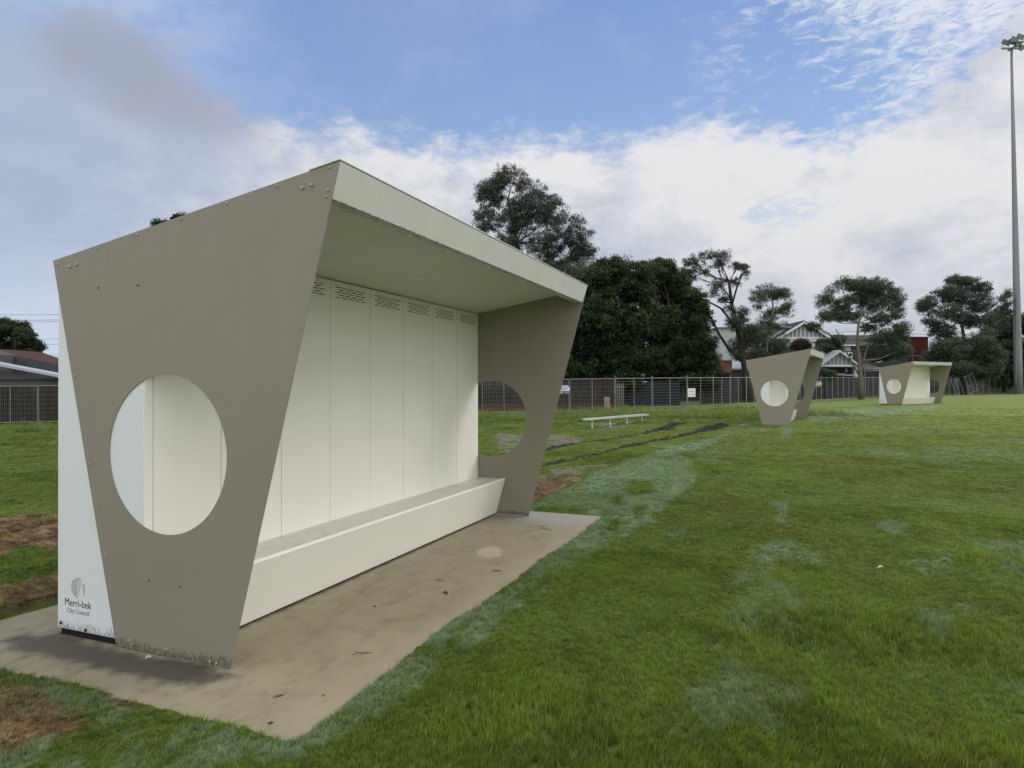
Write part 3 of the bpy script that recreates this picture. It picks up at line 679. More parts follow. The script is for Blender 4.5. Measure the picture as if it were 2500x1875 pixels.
# ------------------------------------------------------------------ light tower
lx_, ly_ = xat(2487, 75), 75.; lz = float(gz(lx_, ly_))-.1
tw = empty('light_tower', (lx_, ly_, lz), label='very tall tapered grey steel floodlight pole at the right of the field', cat='light pole')
ht = zat(120, 75)-lz; dxt = xat(2471, 75)-lx_
POLE = mat('pole_steel', (.22, .235, .26), .55, .5, .2, var=.06)
MB().tube([(dxt*t, 0, ht*t) for t in (0, .1, .3, .5, .75, 1)], [.44, .41, .34, .27, .19, .13], 12).build('pole', POLE, tw, True)
MB().tube([(0, 0, 0), (0, 0, .15)], .6, 12).build('base_plate', POLE, tw)
MB().box((dxt-1.1, -.08, ht), (dxt+1.3, .08, ht+.16)).box((dxt-.7, -.9, ht+.35), (dxt+.9, -.75, ht+.48)).box((dxt-.1, -.9, ht), (dxt+.1, .5, ht+.12)).build('crossarm', POLE, tw)
LAMP = mat('lamp_housing', (.05, .055, .06), .5, .4); LENS = mat('lamp_glass', (.25, .28, .32), .15, .6)
for i, (a, b, c_, tl) in enumerate([(-.75, 0, .75, .35), (.0, .1, .85, .2), (.65, .0, .55, -.2), (1.25, .1, .25, -.3), (.3, -.8, .95, .3), (-.35, -.8, .65, .3)]):
    m_ = Matrix.Translation((dxt+a, b, ht+c_)) @ Matrix.Rotation(tl, 4, 'Y') @ Matrix.Rotation(R(25), 4, 'X')
    q = MB().faces([(-.42, -.2, -.25), (.42, -.2, -.25), (.42, -.2, .25), (-.42, -.2, .25), (-.2, .25, -.14), (.2, .25, -.14), (.2, .25, .14), (-.2, .25, .14)], [(0, 1, 2, 3), (7, 6, 5, 4), (0, 4, 5, 1), (1, 5, 6, 2), (2, 6, 7, 3), (3, 7, 4, 0)])
    q.tube([(0, .1, -.15), (0, .1, -.45)], .04, 5)
    q.V = [m_ @ v for v in q.V]; fl = q.build('floodlight', LAMP, tw)
    w_ = MB().box((-.37, -.23, -.2), (.37, -.205, .2)); w_.V = [m_ @ v for v in w_.V]; w_.build('lens', LENS, fl)
MB().tube([(-.50, -.25, 1.4), (-.46, -.25, 11)], .05, 6).build('conduit', ZINC, tw)

# ------------------------------------------------------------------ temporary mesh fence
FH = 1.9
def fence_panel(wv, hv, wt, ext):
    r_ = empty('temporary_fence', (0, 0, 0)); w = 2.4
    fr = MB().tube([(.02, 0, .05), (.02, 0, FH+ext)], .016, 6).tube([(w-.02, 0, .05), (w-.02, 0, FH+ext)], .016, 6).tube([(.02, 0, FH), (w-.02, 0, FH)], .02, 6).tube([(.02, 0, .15), (w-.02, 0, .15)], .018, 6).tube([(w/2, 0, .15), (w/2, 0, FH)], .018, 6)
    fr.build('frame', ZINC, r_)
    me_ = MB(); n = int(w/wv); 
    for i in range(1, n): x_ = w*i/n; me_.tube([(x_, .01, .15), (x_, .01, FH)], wt, 3, False)
    n = int((FH-.15)/hv)
    for i in range(1, n): z_ = .15+(FH-.15)*i/n; me_.tube([(.02, -.008, z_), (w-.02, -.008, z_)], wt, 3, False)
    me_.build('mesh_infill', ZINC, r_)
    MB().box((-.12, -.28, -.06), (.12, .28, .06)).build('foot', mat('concrete_foot', (.25, .25, .24), .8), r_)
    return r_
fp1 = fence_panel(.085, .20, .0030, 0.); fp2 = fence_panel(1.3, .155, .0040, .13)
used = set()
fpath = [gp(-130, 1042), gp(1232, 1013), gp(1503, 1012), gp(1718, 1004), gp(1800, 997), gp(2017, 979.4), gp(2145, 971), gp(2384, 962.5), gp(2530, 961)]
seg = [math.dist(fpath[i], fpath[i+1]) for i in range(len(fpath)-1)]; tot = sum(seg)
def along(s_):
    for i, l_ in enumerate(seg):
        if s_ <= l_ or i == len(seg)-1:
            t_ = s_/l_; a, b = fpath[i], fpath[i+1]; return (a[0]+(b[0]-a[0])*t_, a[1]+(b[1]-a[1])*t_)
        s_ -= l_
s0 = seg[0]+seg[1]; start = s0-2.42*math.floor(s0/2.42)
nP = int((tot-start)/2.42); PANELS = []
for i in range(nP):
    a = along(start+i*2.42); b = along(start+(i+1)*2.42); dense = start+i*2.42 < s0-.5
    xm = (a[0]/a[1])*F_PX+1250
    if 200 < xm < 1080 and a[1] < 40: continue           # wholly behind the nearest shelter
    pr = fp1 if dense else fp2
    o = pr if pr.name not in used else copy_tree(pr); used.add(pr.name)
    za, zb = float(gz(*a)), float(gz(*b)); o.location = (a[0], a[1], za); o.rotation_euler = (0, -math.atan2(zb-za, 2.42), math.atan2(b[1]-a[1], b[0]-a[0]))
    PANELS.append((xm, dense, o))
ORD = ['first', 'second', 'third', 'fourth', 'fifth', 'sixth', 'seventh', 'eighth', 'ninth', 'tenth', 'eleventh', 'twelfth', 'thirteenth', 'fourteenth', 'fifteenth', 'sixteenth', 'seventeenth']
zones = [(-9999, 200, 'close wire fence panel left of the nearest shelter, %s from the shelter', True), (1000, 1503, 'close wire fence panel past the nearest shelter, %s leftward from the tall double post', True),
         (1503, 1830, 'wide wire fence panel right of the tall double post, %s from that post', False), (1830, 2150, 'wide wire fence panel between the two farther shelters, %s right of the side-on one', False), (2150, 9999, 'wide wire fence panel by the farthest shelter, %s rightward from its left wall', False)]
for lo, hi, lb, rev in zones:
    zl = sorted([p for p in PANELS if lo <= p[0] < hi], key=lambda p: -p[0] if rev else p[0])
    for n_, (xm, dense, o) in enumerate(zl): tag(o, lb % ORD[min(n_, 16)], 'fence panel', 'temporary mesh fence panels %s' % ('with close wires' if dense else 'with wide wires'))
# leaning panels right of the far shelter
for (X_, Y_), tilt, ry, lb in (((2318, 966), -.30, .08, 'loose fence panel leaning back beside the far shelter, left one of the tilted pair'), ((2352, 965), -.22, -.16, 'loose fence panel leaning sideways against the mesh fence, right one of the tilted pair')):
    a = gp(X_, Y_); o = copy_tree(fp2); o.location = (a[0], a[1]-1.0, float(gz(*a))); o.rotation_euler = (tilt, ry, R(38)); tag(o, lb, 'fence panel', 'loose leaning fence panels')

# signs on the fence
PURP = mat('purple_sign', (.055, .02, .22), .5); SW = mat('sign_white', (.78, .78, .78), .5); YEL = mat('sign_yellow', (.6, .5, .1), .5); SDK = mat('sign_black', (.03, .03, .035), .5)
def fence_at(X_):     # point of the fence run at pixel column X_
    best = min((along(t) for t in np.linspace(0, tot, 4000)), key=lambda p: abs(p[0]/p[1]*F_PX+1250-X_))
    b = min((along(t) for t in np.linspace(0, tot, 4000)), key=lambda p: abs(p[0]/p[1]*F_PX+1250-X_-4)); return best, math.atan2(b[1]-best[1], b[0]-best[0])
def sign(X0, X1, Y0, Y1, label):
    (p0, an) = fence_at((X0+X1)/2); w = (X1-X0)/F_PX*p0[1]/max(.5, cos(an)); r_ = empty('fence_sign', (p0[0]+sin(an)*.045, p0[1]-cos(an)*.045, zat(Y1, p0[1])), an, label=label, cat='sign')
    return r_, w, zat(Y0, p0[1])-zat(Y1, p0[1])
r_, w, h = sign(1676, 1697.5, 948, 969, 'square white notice wired to the mesh fence left of the side-on shelter')
MB().box((-w/2, 0, 0), (w/2, .006, h)).build('board', SW, r_)
MB().box((-w*.36, -.003, h*.6), (w*.36, -.001, h*.63)).box((-w*.12, -.003, h*.63), (w*.1, -.001, h*.66)).box((-w*.36, -.003, h*.29), (w*.36, -.001, h*.32)).build('writing', mat('grey_print', (.12, .13, .12), .6), r_)
for (X0, X1, Y0, Y1, num, lb) in ((1352, 1390.5, 936, 962, '838 332', 'purple and white hoarding sign with phone number, partly hidden by the nearest shelter'), (1981, 2012, 928, 944, '', 'purple, white and yellow striped sign on the fence just right of the side-on shelter')):
    r_, w, h = sign(X0, X1, Y0, Y1, lb)
    MB().box((-w/2, 0, h*.62), (w/2, .006, h)).build('board', PURP, r_)
    MB().box((-w/2, -.001, h*.30), (w/2, .006, h*.618)).build('board', SW, r_)
    MB().box((-w/2, 0, 0), (w/2, .006, h*.298)).build('board', SDK, r_)
    MB().box((-w*.35, -.004, h*.72), (w*.42, -.001, h*.80)).box((0, -.004, h*.64), (w*.45, -.001, h*.69)).build('lettering', SW if num else YEL, r_)
    MB().box((-w*.4, -.004, h*.50), (w*.40, -.002, h*.54)).box((-w*.35, -.004, h*.41), (w*.32, -.002, h*.45)).build('lettering', PURP, r_)
    if num:
        t_ = text_mesh(num, h*.30, SW, 'lettering', r_); t_.data.transform(Matrix.Translation((w*.12, -.003, h*.05)) @ Matrix.Rotation(pi/2, 4, 'X') @ Matrix.Scale(1.1, 4, (1, 0, 0)))
    else: MB().box((-w*.5, -.004, h*.06), (w*.45, -.001, h*.18)).build('lettering', YEL, r_)
r_, w, h = sign(2444, 2452, 926, 936, 'small white warning plate on the mesh fence near the light tower'); MB().box((-w/2, 0, 0), (w/2, .006, h)).build('board', SW, r_); MB().box((-w*.25, -.003, h*.3), (w*.25, -.001, h*.5)).build('writing', SDK, r_)

# ------------------------------------------------------------------ boundary fences behind
def f_pal(q, oc, cc, b):
    x, y, z = q.sep(oc); st = q.noise(q.map(oc, (9, 9, .35)), 1., 4, .7); return q.mix(q.ss(st, .3, .7), cc, (.048, .039, .034, 1))
PAL = mat('weathered_palings', (.018, .014, .013), .9, .1, var=.25, scale=5, fn=f_pal); PAL2 = mat('dark_grey_boards', (.040, .044, .048), .8, .2, var=.2, scale=2); BLUE_W = mat('slate_wall', (.022, .026, .034), .8, .2)
def paling_fence(p0, p1, h, name, mt, label, horiz=False, w=.12):
    p0, p1 = Vector((*p0, 0)), Vector((*p1, 0)); Ln = (p1-p0).length; z0 = float(gz(p0.x, p0.y)); z1 = float(gz(p1.x, p1.y))
    r_ = empty(name, (p0.x, p0.y, z0-.1), math.atan2(p1.y-p0.y, p1.x-p0.x), label=label, cat='fence'); m_ = MB(); rr_ = random.Random(3)
    sl_ = (z1-z0)/Ln
    if not horiz:
        n = int(Ln/w)
        for i in range(n):
            x_ = i*w; hh = h+rr_.uniform(-.02, .02)+.1; y_ = rr_.uniform(-.006, .006)+(.012 if i % 2 else 0); zz = sl_*x_
            m_.box((x_, y_, zz), (x_+w-.006, y_+.014, zz+hh))
        m_.build('palings', mt, r_)
        MB().box((0, .04, .3), (Ln, .09, .38)).box((0, .04, h-.35), (Ln, .09, h-.27)).build('rail', mt, r_) if abs(sl_) < .004 else None
    else:
        n = int(h/.19)
        for i in range(n+1):
            z_ = i*.19; m_.faces([(0, 0, z_), (Ln, 0, z_+sl_*Ln), (Ln, 0, z_+.18+sl_*Ln), (0, 0, z_+.18), (0, .03, z_), (Ln, .03, z_+sl_*Ln), (Ln, .03, z_+.18+sl_*Ln), (0, .03, z_+.18)], [(0, 1, 2, 3), (7, 6, 5, 4), (0, 4, 5, 1), (1, 5, 6, 2), (2, 6, 7, 3), (3, 7, 4, 0)])
        m_.build('boards', mt, r_)
        for i in range(int(Ln/2.4)+1): x_ = i*2.4; MB().box((x_, .031, sl_*x_), (x_+.1, .13, h+.1+sl_*x_)).build('post', mt, r_)
    return r_
paling_fence((xat(-260, 33.6), 33.3), (xat(420, 34.6), 34.6), 1.93, 'paling_fence', PAL, 'old dark brown paling fence behind the mesh fence at the far left')
# picket fence on a brick plinth (centre-left)
paling_fence((xat(900, 47), 47), (xat(1524, 47), 47), 2.0, 'paling_fence', PAL, 'dark paling fence in deep shade behind the iron picket fence', w=.14)
pk0, pk1 = (xat(1080, 42.5), 42.5), (xat(1497, 42.5), 42.5)
BRICK = mat('brown_brick', (.10, .055, .040), .9, .1, var=.2, scale=30)
r_ = empty('picket_fence', (pk0[0], pk0[1], float(gz(*pk0))), 0, label='black iron picket fence on a low brown brick plinth under the dark trees', cat='fence')
Ln = pk1[0]-pk0[0]
MB().box((0, -.1, -.3), (Ln, .12, .42)).build('plinth', BRICK, r_)
m_ = MB(); 
for i in range(int(Ln/.14)): m_.box((i*.14, -.012, .42), (i*.14+.022, .012, 1.75))
m_.box((0, -.015, 1.55), (Ln, .015, 1.59)).box((0, -.015, .5), (Ln, .015, .54)); m_.build('pickets', SDK, r_)
r_ = empty('picket_fence', (xat(1503, 43.5), 43.5, .0), 0, label='short run of pale grey pickets right of the brick plinth fence', cat='fence')
m_ = MB(); 
for i in range(5): m_.box((i*.125, -.012, .3), (i*.125+.035, .012, 1.75))
m_.box((0, .012, 1.5), (.55, .03, 1.55)); m_.build('pickets', ZINC, r_)
DKW = mat('shaded_backdrop', (.014, .013, .013), .95, .05, var=.3)
r_ = tag(MB().box((xat(1522, 48), 48, -.2), (xat(1660, 48), 48.3, 1.85)).build('garden_wall', BLUE_W), 'slate blue rendered wall seen through the wide mesh panels', 'wall')
r_ = tag(MB().box((xat(1648, 50), 49.6, -.2), (xat(1704, 50), 49.95, .42)).build('low_wall', mat('old_concrete', (.20, .19, .17), .9, .1)), 'low pale concrete wall in the grass behind the mesh fence', 'wall')
paling_fence((xat(1590, 50.5), 50.5), (xat(1795, 51.5), 51.5), 1.85, 'board_fence', PAL2, 'dark grey upright board fence below the lacy gum tree', w=.16)
paling_fence((xat(1790, 53.5), 53.5), (xat(2180, 66), 66), 1.95, 'board_fence', PAL2, 'dark grey horizontal board fence between the two farther shelters', True)
paling_fence((xat(2176, 68.5), 68.5), (xat(2520, 84), 84), 2.1, 'board_fence', mat('brown_grey_boards', (.055, .052, .047), .85, .1, var=.2), 'brown grey horizontal board fence right of the farthest shelter', True)

# ------------------------------------------------------------------ houses
def f_board(q, oc, cc, b):
    x, y, z = q.sep(oc); w = q.m('FRACT', q.mul(z, 1/.28)); q.put(b.inputs['Normal'], q.bump(w, 1., .05)); return q.mix(q.ss(w, .0, .10), (.42, .45, .50, 1), cc)
WB = mat('white_weatherboard', (.62, .65, .70), .6, .3, var=.03, fn=f_board); WTRIM = mat('white_trim', (.72, .74, .78), .5, .3, var=.02)
GREYP = mat('grey_panel', (.30, .32, .34), .6, .2); DARKR = mat('dark_tiles', (.035, .032, .036), .7, .3, var=.2, scale=6); DWALL = mat('dark_render', (.085, .088, .09), .8, .2, var=.1)
GLASS = mat('window_glass', (.30, .33, .36), .08, .8); PALEG = mat('bright_blind', (.75, .76, .74), .4, .4); REDB = mat('red_brick', (.085, .024, .020), .85, .1, var=.2, scale=8); IRON = mat('pale_iron_roof', (.42, .46, .52), .45, .4, .1)
def bld(name, dep, label, cat='house'): return empty(name, (0, dep, 0), 0, label=label, cat=cat)
def rect(r_, part, mt, X0, X1, Y0, Y1, dep, y0, y1):     # box whose front face stands at dep+y0, given by image extents at that depth
    dd = dep+y0; a, b = at(X0, Y1, dd), at(X1, Y0, dd); return MB().box((a.x, y0, a.z), (b.x, y1, b.z)).build(part, mt, r_)
# white two storey weatherboard house
D = 70.; r_ = bld('weatherboard_house', D, 'large white weatherboard house with panelled front gable behind the gum trees')
zb_ = .2; x0, x1, x2 = xat(1756, D), xat(1925, D), xat(2006, D); ze = zat(826, D); za_ = zat(790, D)
MB().box((x0, 0, zb_), (x1, 9, zat(800, D))).build('wall', WB, r_)
MB().box((x1, -.6, zb_), (x2, 9, ze)).build('wall', WTRIM, r_)
xa_ = xat(1953, D); xl_ = xat(1893, D); xr_ = xat(2014, D)
MB().faces([(xl_, -.62, ze), (xr_, -.62, ze), (xa_, -.62, zat(790, D)), (xl_, 9, ze), (xr_, 9, ze), (xa_, 9, zat(790, D))], [(0, 1, 2), (5, 4, 3), (0, 3, 4, 1)]).build('gable', GREYP, r_)
rf = MB(); 
for a, b in ((xl_-.3, xa_), (xr_+.3, xa_)):
    zz = ze-.15; zt = zat(788, D); rf.faces([(a, -1.1, zz), (b, -1.1, zt), (b, 9.4, zt), (a, 9.4, zz), (a, -1.1, zz+.16), (b, -1.1, zt+.16), (b, 9.4, zt+.16), (a, 9.4, zz+.16)], [(0, 1, 2, 3), (7, 6, 5, 4), (0, 4, 5, 1), (1, 5, 6, 2), (2, 6, 7, 3), (3, 7, 4, 0)])
rf.build('roof', DARKR, r_)
bg_ = MB()
for a, b in ((xl_-.32, xa_), (xr_+.32, xa_)):
    zz = ze-.17; zt = zat(788, D)-.02; bg_.faces([(a, -1.16, zz-.12), (b, -1.16, zt-.16), (b, -1.16, zt+.1), (a, -1.16, zz+.14), (a, -1.11, zz-.12), (b, -1.11, zt-.16), (b, -1.11, zt+.1), (a, -1.11, zz+.14)], [(0, 1, 2, 3), (7, 6, 5, 4), (0, 4, 5, 1), (1, 5, 6, 2), (2, 6, 7, 3), (3, 7, 4, 0)])
bg_.build('bargeboard', WTRIM, r_)
bt = MB()
for i in range(12):
    x_ = xl_+(xr_-xl_)*(i+.5)/12; t_ = (x_-xl_)/(xa_-xl_) if x_ < xa_ else (xr_-x_)/(xr_-xa_); bt.box((x_-.05, -.68, ze), (x_+.05, -.625, ze+(zat(790, D)-ze)*t_-.1))
bt.box((xl_, -.70, ze-.12), (xr_, -.622, ze+.10)); bt.build('gable_battens', WTRIM, r_)
w_ = rect(r_, 'window', SDK, 1974, 1991.5, 834.5, 850, D, -.66, -.58); rect(w_, 'pane', PALEG, 1976, 1982.5, 836.5, 848, D, -.72, -.67); rect(w_, 'pane', PALEG, 1983.5, 1990, 836.5, 848, D, -.72, -.67)
w_ = rect(r_, 'window', SDK, 1936, 1952, 838, 850, D, -.66, -.58); rect(w_, 'pane', PALEG, 1937.5, 1950.5, 839.5, 849, D, -.72, -.67)
w_ = rect(r_, 'window', SDK, 1783, 1790, 849, 858, D, -.06, .05); rect(w_, 'pane', PALEG, 1784, 1789, 850, 857, D, -.1, -.065)
MB().faces([(x0-.4, -.5, zat(800, D)), (x1+.2, -.5, zat(800, D)), (x1+.2, 4.5, zat(788, D)+.4), (x0+3, 4.5, zat(788, D)+.4), (x1+.2, 9.4, zat(800, D)), (x0-.4, 9.4, zat(800, D))], [(0, 1, 2, 3), (3, 2, 4, 5), (0, 3, 5)]).build('roof', IRON, r_)
# brick outhouse and shed in front of it
D = 58.; r_ = bld('brick_outbuilding', D, 'mottled red brick outbuilding wall left of the white shed roof', 'outbuilding')
def f_brk(q, oc, cc, b):
    bk = q.n.new('ShaderNodeTexBrick'); q.put(bk.inputs['Vector'], q.map(oc, rot=(pi/2, 0, 0))); bk.inputs['Scale'].default_value = 2.6; bk.inputs['Color1'].default_value = (.20, .075, .05, 1); bk.inputs['Color2'].default_value = (.10, .036, .028, 1); bk.inputs['Mortar'].default_value = (.35, .26, .22, 1); return q.mix(q.ss(q.noise(oc, 3, 3), .4, .6), bk.outputs[0], (.33, .17, .13, 1))
rect(r_, 'wall', mat('old_brick', (.2, .08, .05), .9, .1, fn=f_brk), 1757, 1787, 880, 975, D, 0, 3); rect(r_, 'capping', WTRIM, 1754, 1788, 876, 880, D, -.1, 3.1)
r_ = bld('garden_shed', D, 'low grey shed with a white roof beside the leaning gum trunk', 'shed')
rect(r_, 'wall', DWALL, 1787.5, 1830, 899, 975, D, .5, 4)
a, b = at(1786, 899, D), at(1832, 899, D); zt = zat(874, D)
MB().faces([(a.x, .2, a.z), (b.x, .2, b.z), (b.x, 4.4, zt+.1), (a.x, 4.4, zt+.1), (a.x, .2, a.z-.12), (b.x, .2, b.z-.12), (b.x, 4.4, zt), (a.x, 4.4, zt)], [(0, 1, 2, 3), (7, 6, 5, 4), (0, 4, 5, 1), (1, 5, 6, 2), (2, 6, 7, 3), (3, 7, 4, 0)]).build('roof', IRON, r_)
# small gabled bungalow
D = 64.; r_ = bld('bungalow', D, 'small bungalow with white trimmed grey gable right of the side-on shelter')
xl_, xa_, xr_ = xat(2000, D), xat(2046, D), xat(2091, D); zl = zat(892, D); zt = zat(857, D)
MB().faces([(xl_, 0, zl), (xr_, 0, zl), (xa_, 0, zt), (xl_, 6, zl), (xr_, 6, zl), (xa_, 6, zt)], [(0, 1, 2), (5, 4, 3), (0, 3, 4, 1)]).build('gable', GREYP, r_)
MB().box((xl_+.2, .6, .0), (xr_-.2, 6, zl-.02)).build('wall', mat('porch_dark', (.022, .018, .018), .8), r_)
rf = MB()
for a in (xl_-.25, xr_+.25): 
    zz = zl-.12; rf.faces([(a, -.35, zz), (xa_, -.35, zt), (xa_, 6.2, zt), (a, 6.2, zz), (a, -.35, zz+.09), (xa_, -.35, zt+.1), (xa_, 6.2, zt+.1), (a, 6.2, zz+.09)], [(0, 1, 2, 3), (7, 6, 5, 4), (0, 4, 5, 1), (1, 5, 6, 2), (2, 6, 7, 3), (3, 7, 4, 0)])
rf.build('roof', IRON, r_)
bg_ = MB()
for a in (xl_-.26, xr_+.26):
    zz = zl-.14; bg_.faces([(a, -.42, zz-.09), (xa_, -.42, zt-.12), (xa_, -.42, zt+.03), (a, -.42, zz+.07), (a, -.36, zz-.09), (xa_, -.36, zt-.12), (xa_, -.36, zt+.03), (a, -.36, zz+.07)], [(0, 1, 2, 3), (7, 6, 5, 4), (0, 4, 5, 1), (1, 5, 6, 2), (2, 6, 7, 3), (3, 7, 4, 0)])
bg_.build('bargeboard', WTRIM, r_)
bt = MB().box((xl_, -.1, zl-.14), (xr_, -.003, zl+.06))
for i in range(9):
    x_ = xl_+(xr_-xl_)*(i+.5)/9; t_ = (x_-xl_)/(xa_-xl_) if x_ < xa_ else (xr_-x_)/(xr_-xa_); bt.box((x_-.03, -.05, zl+.061), (x_+.03, -.003, zl+(zt-zl)*t_-.04))
bt.build('gable_battens', WTRIM, r_)
rect(r_, 'post', WTRIM, 2087, 2094, 895, 950, D, -.05, .2)
rect(r_, 'plaque', GREYP, 2064, 2069, 900, 909, D, .5, .59)
rect(r_, 'awning', IRON, 2036, 2062, 912, 916, D, -1.2, .2); rect(r_, 'awning', IRON, 2062, 2090, 914, 917, D, -1.6, -.3)
# long dark building
D = 80.; r_ = bld('dark_house', D, 'long dark house with black tiled roof and wall mounted air conditioner', 'house')
rect(r_, 'wall', DWALL, 2016, 2216, 845, 935, D, 0, 8)
a, b = at(2014, 844, D), at(2222, 846, D); t0, t1 = zat(819, D+4), zat(817, D+4)
MB().faces([(a.x, -.5, a.z), (b.x, -.5, b.z), (b.x, 4, t1), (a.x+1, 4, t0), (a.x, 8.5, a.z), (b.x, 8.5, b.z)], [(0, 1, 2, 3), (3, 2, 5, 4), (0, 3, 4), (1, 5, 2), (0, 4, 5, 1)]).build('roof', DARKR, r_)
rect(r_, 'gutter', WTRIM, 2016, 2090, 841.5, 844.5, D, -.62, -.51)
w_ = rect(r_, 'window', WTRIM, 2061, 2077, 846.5, 857, D, -.06, .05); rect(w_, 'pane', GLASS, 2062.5, 2075.5, 848, 856, D, -.1, -.065)
ac = rect(r_, 'air_conditioner', WTRIM, 2062, 2081, 860, 873, D, -.5, -.05)
a = at(2071, 866.5, D); MB().tube([(a.x, -.53, a.z), (a.x, -.501, a.z)], .2, 16).build('fan_grille', SDK, ac)
rect(r_, 'downpipe', WTRIM, 2150, 2155, 864, 884, D, -.2, -.08); rect(r_, 'downpipe', WTRIM, 2141, 2150, 882, 885.5, D, -.2, -.08)
w_ = rect(r_, 'window', WTRIM, 2163, 2172, 848, 860, D, -.06, .05); rect(w_, 'pane', GLASS, 2164.5, 2170.5, 849.5, 858.5, D, -.1, -.065)
a, b = at(2095, 900, D-6), at(2190, 900, D-6)
MB().faces([(a.x, -6, a.z), (b.x, -6, b.z-.3), (b.x-2.5, -.05, zat(878, D)), (a.x+1.5, -.05, zat(879, D)), (a.x, -6, a.z-1.6), (b.x, -6, b.z-1.9), (b.x, -.05, .5), (a.x, -.05, .5)], [(0, 1, 2, 3), (0, 4, 5, 1), (1, 5, 6, 2), (3, 7, 4, 0), (2, 6, 7, 3)]).build('lean_to', DARKR, r_)
# red brick block with railing
D = 82.; r_ = bld('brick_block', D, 'plain dark red brick building end above the farthest shelter', 'building')
rect(r_, 'wall', REDB, 2212, 2266, 824, 945, D, 0, 8); rect(r_, 'parapet', DARKR, 2211, 2267, 822, 824.2, D, -.06, 8.05)
D = 76; r_ = bld('metal_railing', D, 'thin metal railing above the roof of the farthest shelter', 'railing'); m_ = MB()
for X0, X1, Y in ((2216, 2250, 868.5), (2262, 2285, 869.5)): a, b = at(X0, Y, D), at(X1, Y, D); m_.tube([(a.x, 0, a.z), (b.x, 0, b.z)], .03, 5)
m_.build('rail', ZINC, r_)
for X0 in (2228, 2250, 2263): a, b = at(X0, 869, D), at(X0, 955, D); MB().tube([(a.x, 0, a.z), (b.x, 0, b.z)], .03, 5).build('post', ZINC, r_)
# pipe rack seen left of the farthest shelter
D = 60; r_ = bld('pipe_frame', D, 'pale bent pipe frame left of the farthest shelter above the board fence', 'pipe frame')
p = [at(X_, Y_, D) for X_, Y_ in ((2111, 912), (2110, 905), (2116, 900), (2150, 899.5))]; MB().tube([(q.x, 0, q.z) for q in p], .05, 6).tube([(p[2].x, .1, p[2].z-.2), (p[3].x, .1, p[3].z-.2)], .04, 6).build('pipe', ZINC, r_)
a, b = at(2112, 912, D), at(2112, 965, D); MB().tube([(a.x, 0, a.z), (b.x, 0, b.z)], .05, 6).build('post', ZINC, r_)

# left: grey shed with pale roof, tiled house behind
D = 37.; r_ = bld('grey_shed', D, 'grey shed with a low pale metal roof behind the left paling fence', 'shed')
def roofslab(r_, part, mt, X0, Y0, X1, Y1, dep, y0, y1, th):
    a, b = at(X0, Y0, dep+y0), at(X1, Y1, dep+y0); return MB().faces([(a.x, y0, a.z), (b.x, y0, b.z), (b.x, y1, b.z), (a.x, y1, a.z), (a.x, y0, a.z-th), (b.x, y0, b.z-th), (b.x, y1, b.z-th), (a.x, y1, a.z-th)], [(0, 1, 2, 3), (7, 6, 5, 4), (0, 4, 5, 1), (1, 5, 6, 2), (2, 6, 7, 3), (3, 7, 4, 0)]).build(part, mt, r_)
a, b, c_ = at(-260, 850, D), at(120, 922, D), at(-260, 990, D)
SHW = mat('shed_wall', (.085, .088, .094), .8, .2, var=.1)
MB().faces([(a.x, 0, c_.z), (b.x+1.2, 0, c_.z), (b.x+1.2, 0, b.z-.12), (b.x, 0, b.z-.12), (a.x, 0, a.z), (a.x, 9, c_.z), (b.x+1.2, 9, c_.z), (b.x+1.2, 9, b.z-.12), (b.x, 9, b.z-.12), (a.x, 9, a.z)], [(0, 1, 2, 3, 4), (9, 8, 7, 6, 5), (0, 5, 6, 1), (1, 6, 7, 2), (0, 4, 9, 5)]).build('wall', SHW, r_)
roofslab(r_, 'roof', IRON, -260, 838, 0, 888, D, -.4, .6, .20); roofslab(r_, 'roof', IRON, 0, 888, 175, 921, D, -.4, .6, .14); roofslab(r_, 'gutter', DARKR, 110, 921, 175, 924, D, -.55, -.41, .1)
rect(r_, 'trim', DARKR, -260, 150, 926, 929, D, -.06, -.01)
D = 50.; r_ = bld('tiled_house', D, 'house with red tiled roof and grey ridge behind the grey shed')
TIL = mat('red_tiles', (.075, .034, .032), .8, .2, var=.3, scale=5)
a, b = at(-60, 848, D), at(106, 907, D)
MB().faces([(a.x, 0, 0), (b.x, 0, 0), (b.x, 0, b.z), (a.x, 0, a.z), (a.x, 7, 0), (b.x, 7, 0), (b.x, 7, b.z), (a.x, 7, a.z)], [(0, 1, 2, 3), (7, 6, 5, 4), (0, 4, 5, 1), (1, 5, 6, 2), (2, 6, 7, 3), (3, 7, 4, 0)]).build('wall', TIL, r_)
roofslab(r_, 'roof', mat('brown_roof', (.10, .085, .08), .7, .2), -60, 845, 0, 866, D, -.8, .8, .25); roofslab(r_, 'roof', bpy.data.materials['brown_roof'], 0, 866, 106, 905, D, -.8, .8, .25)

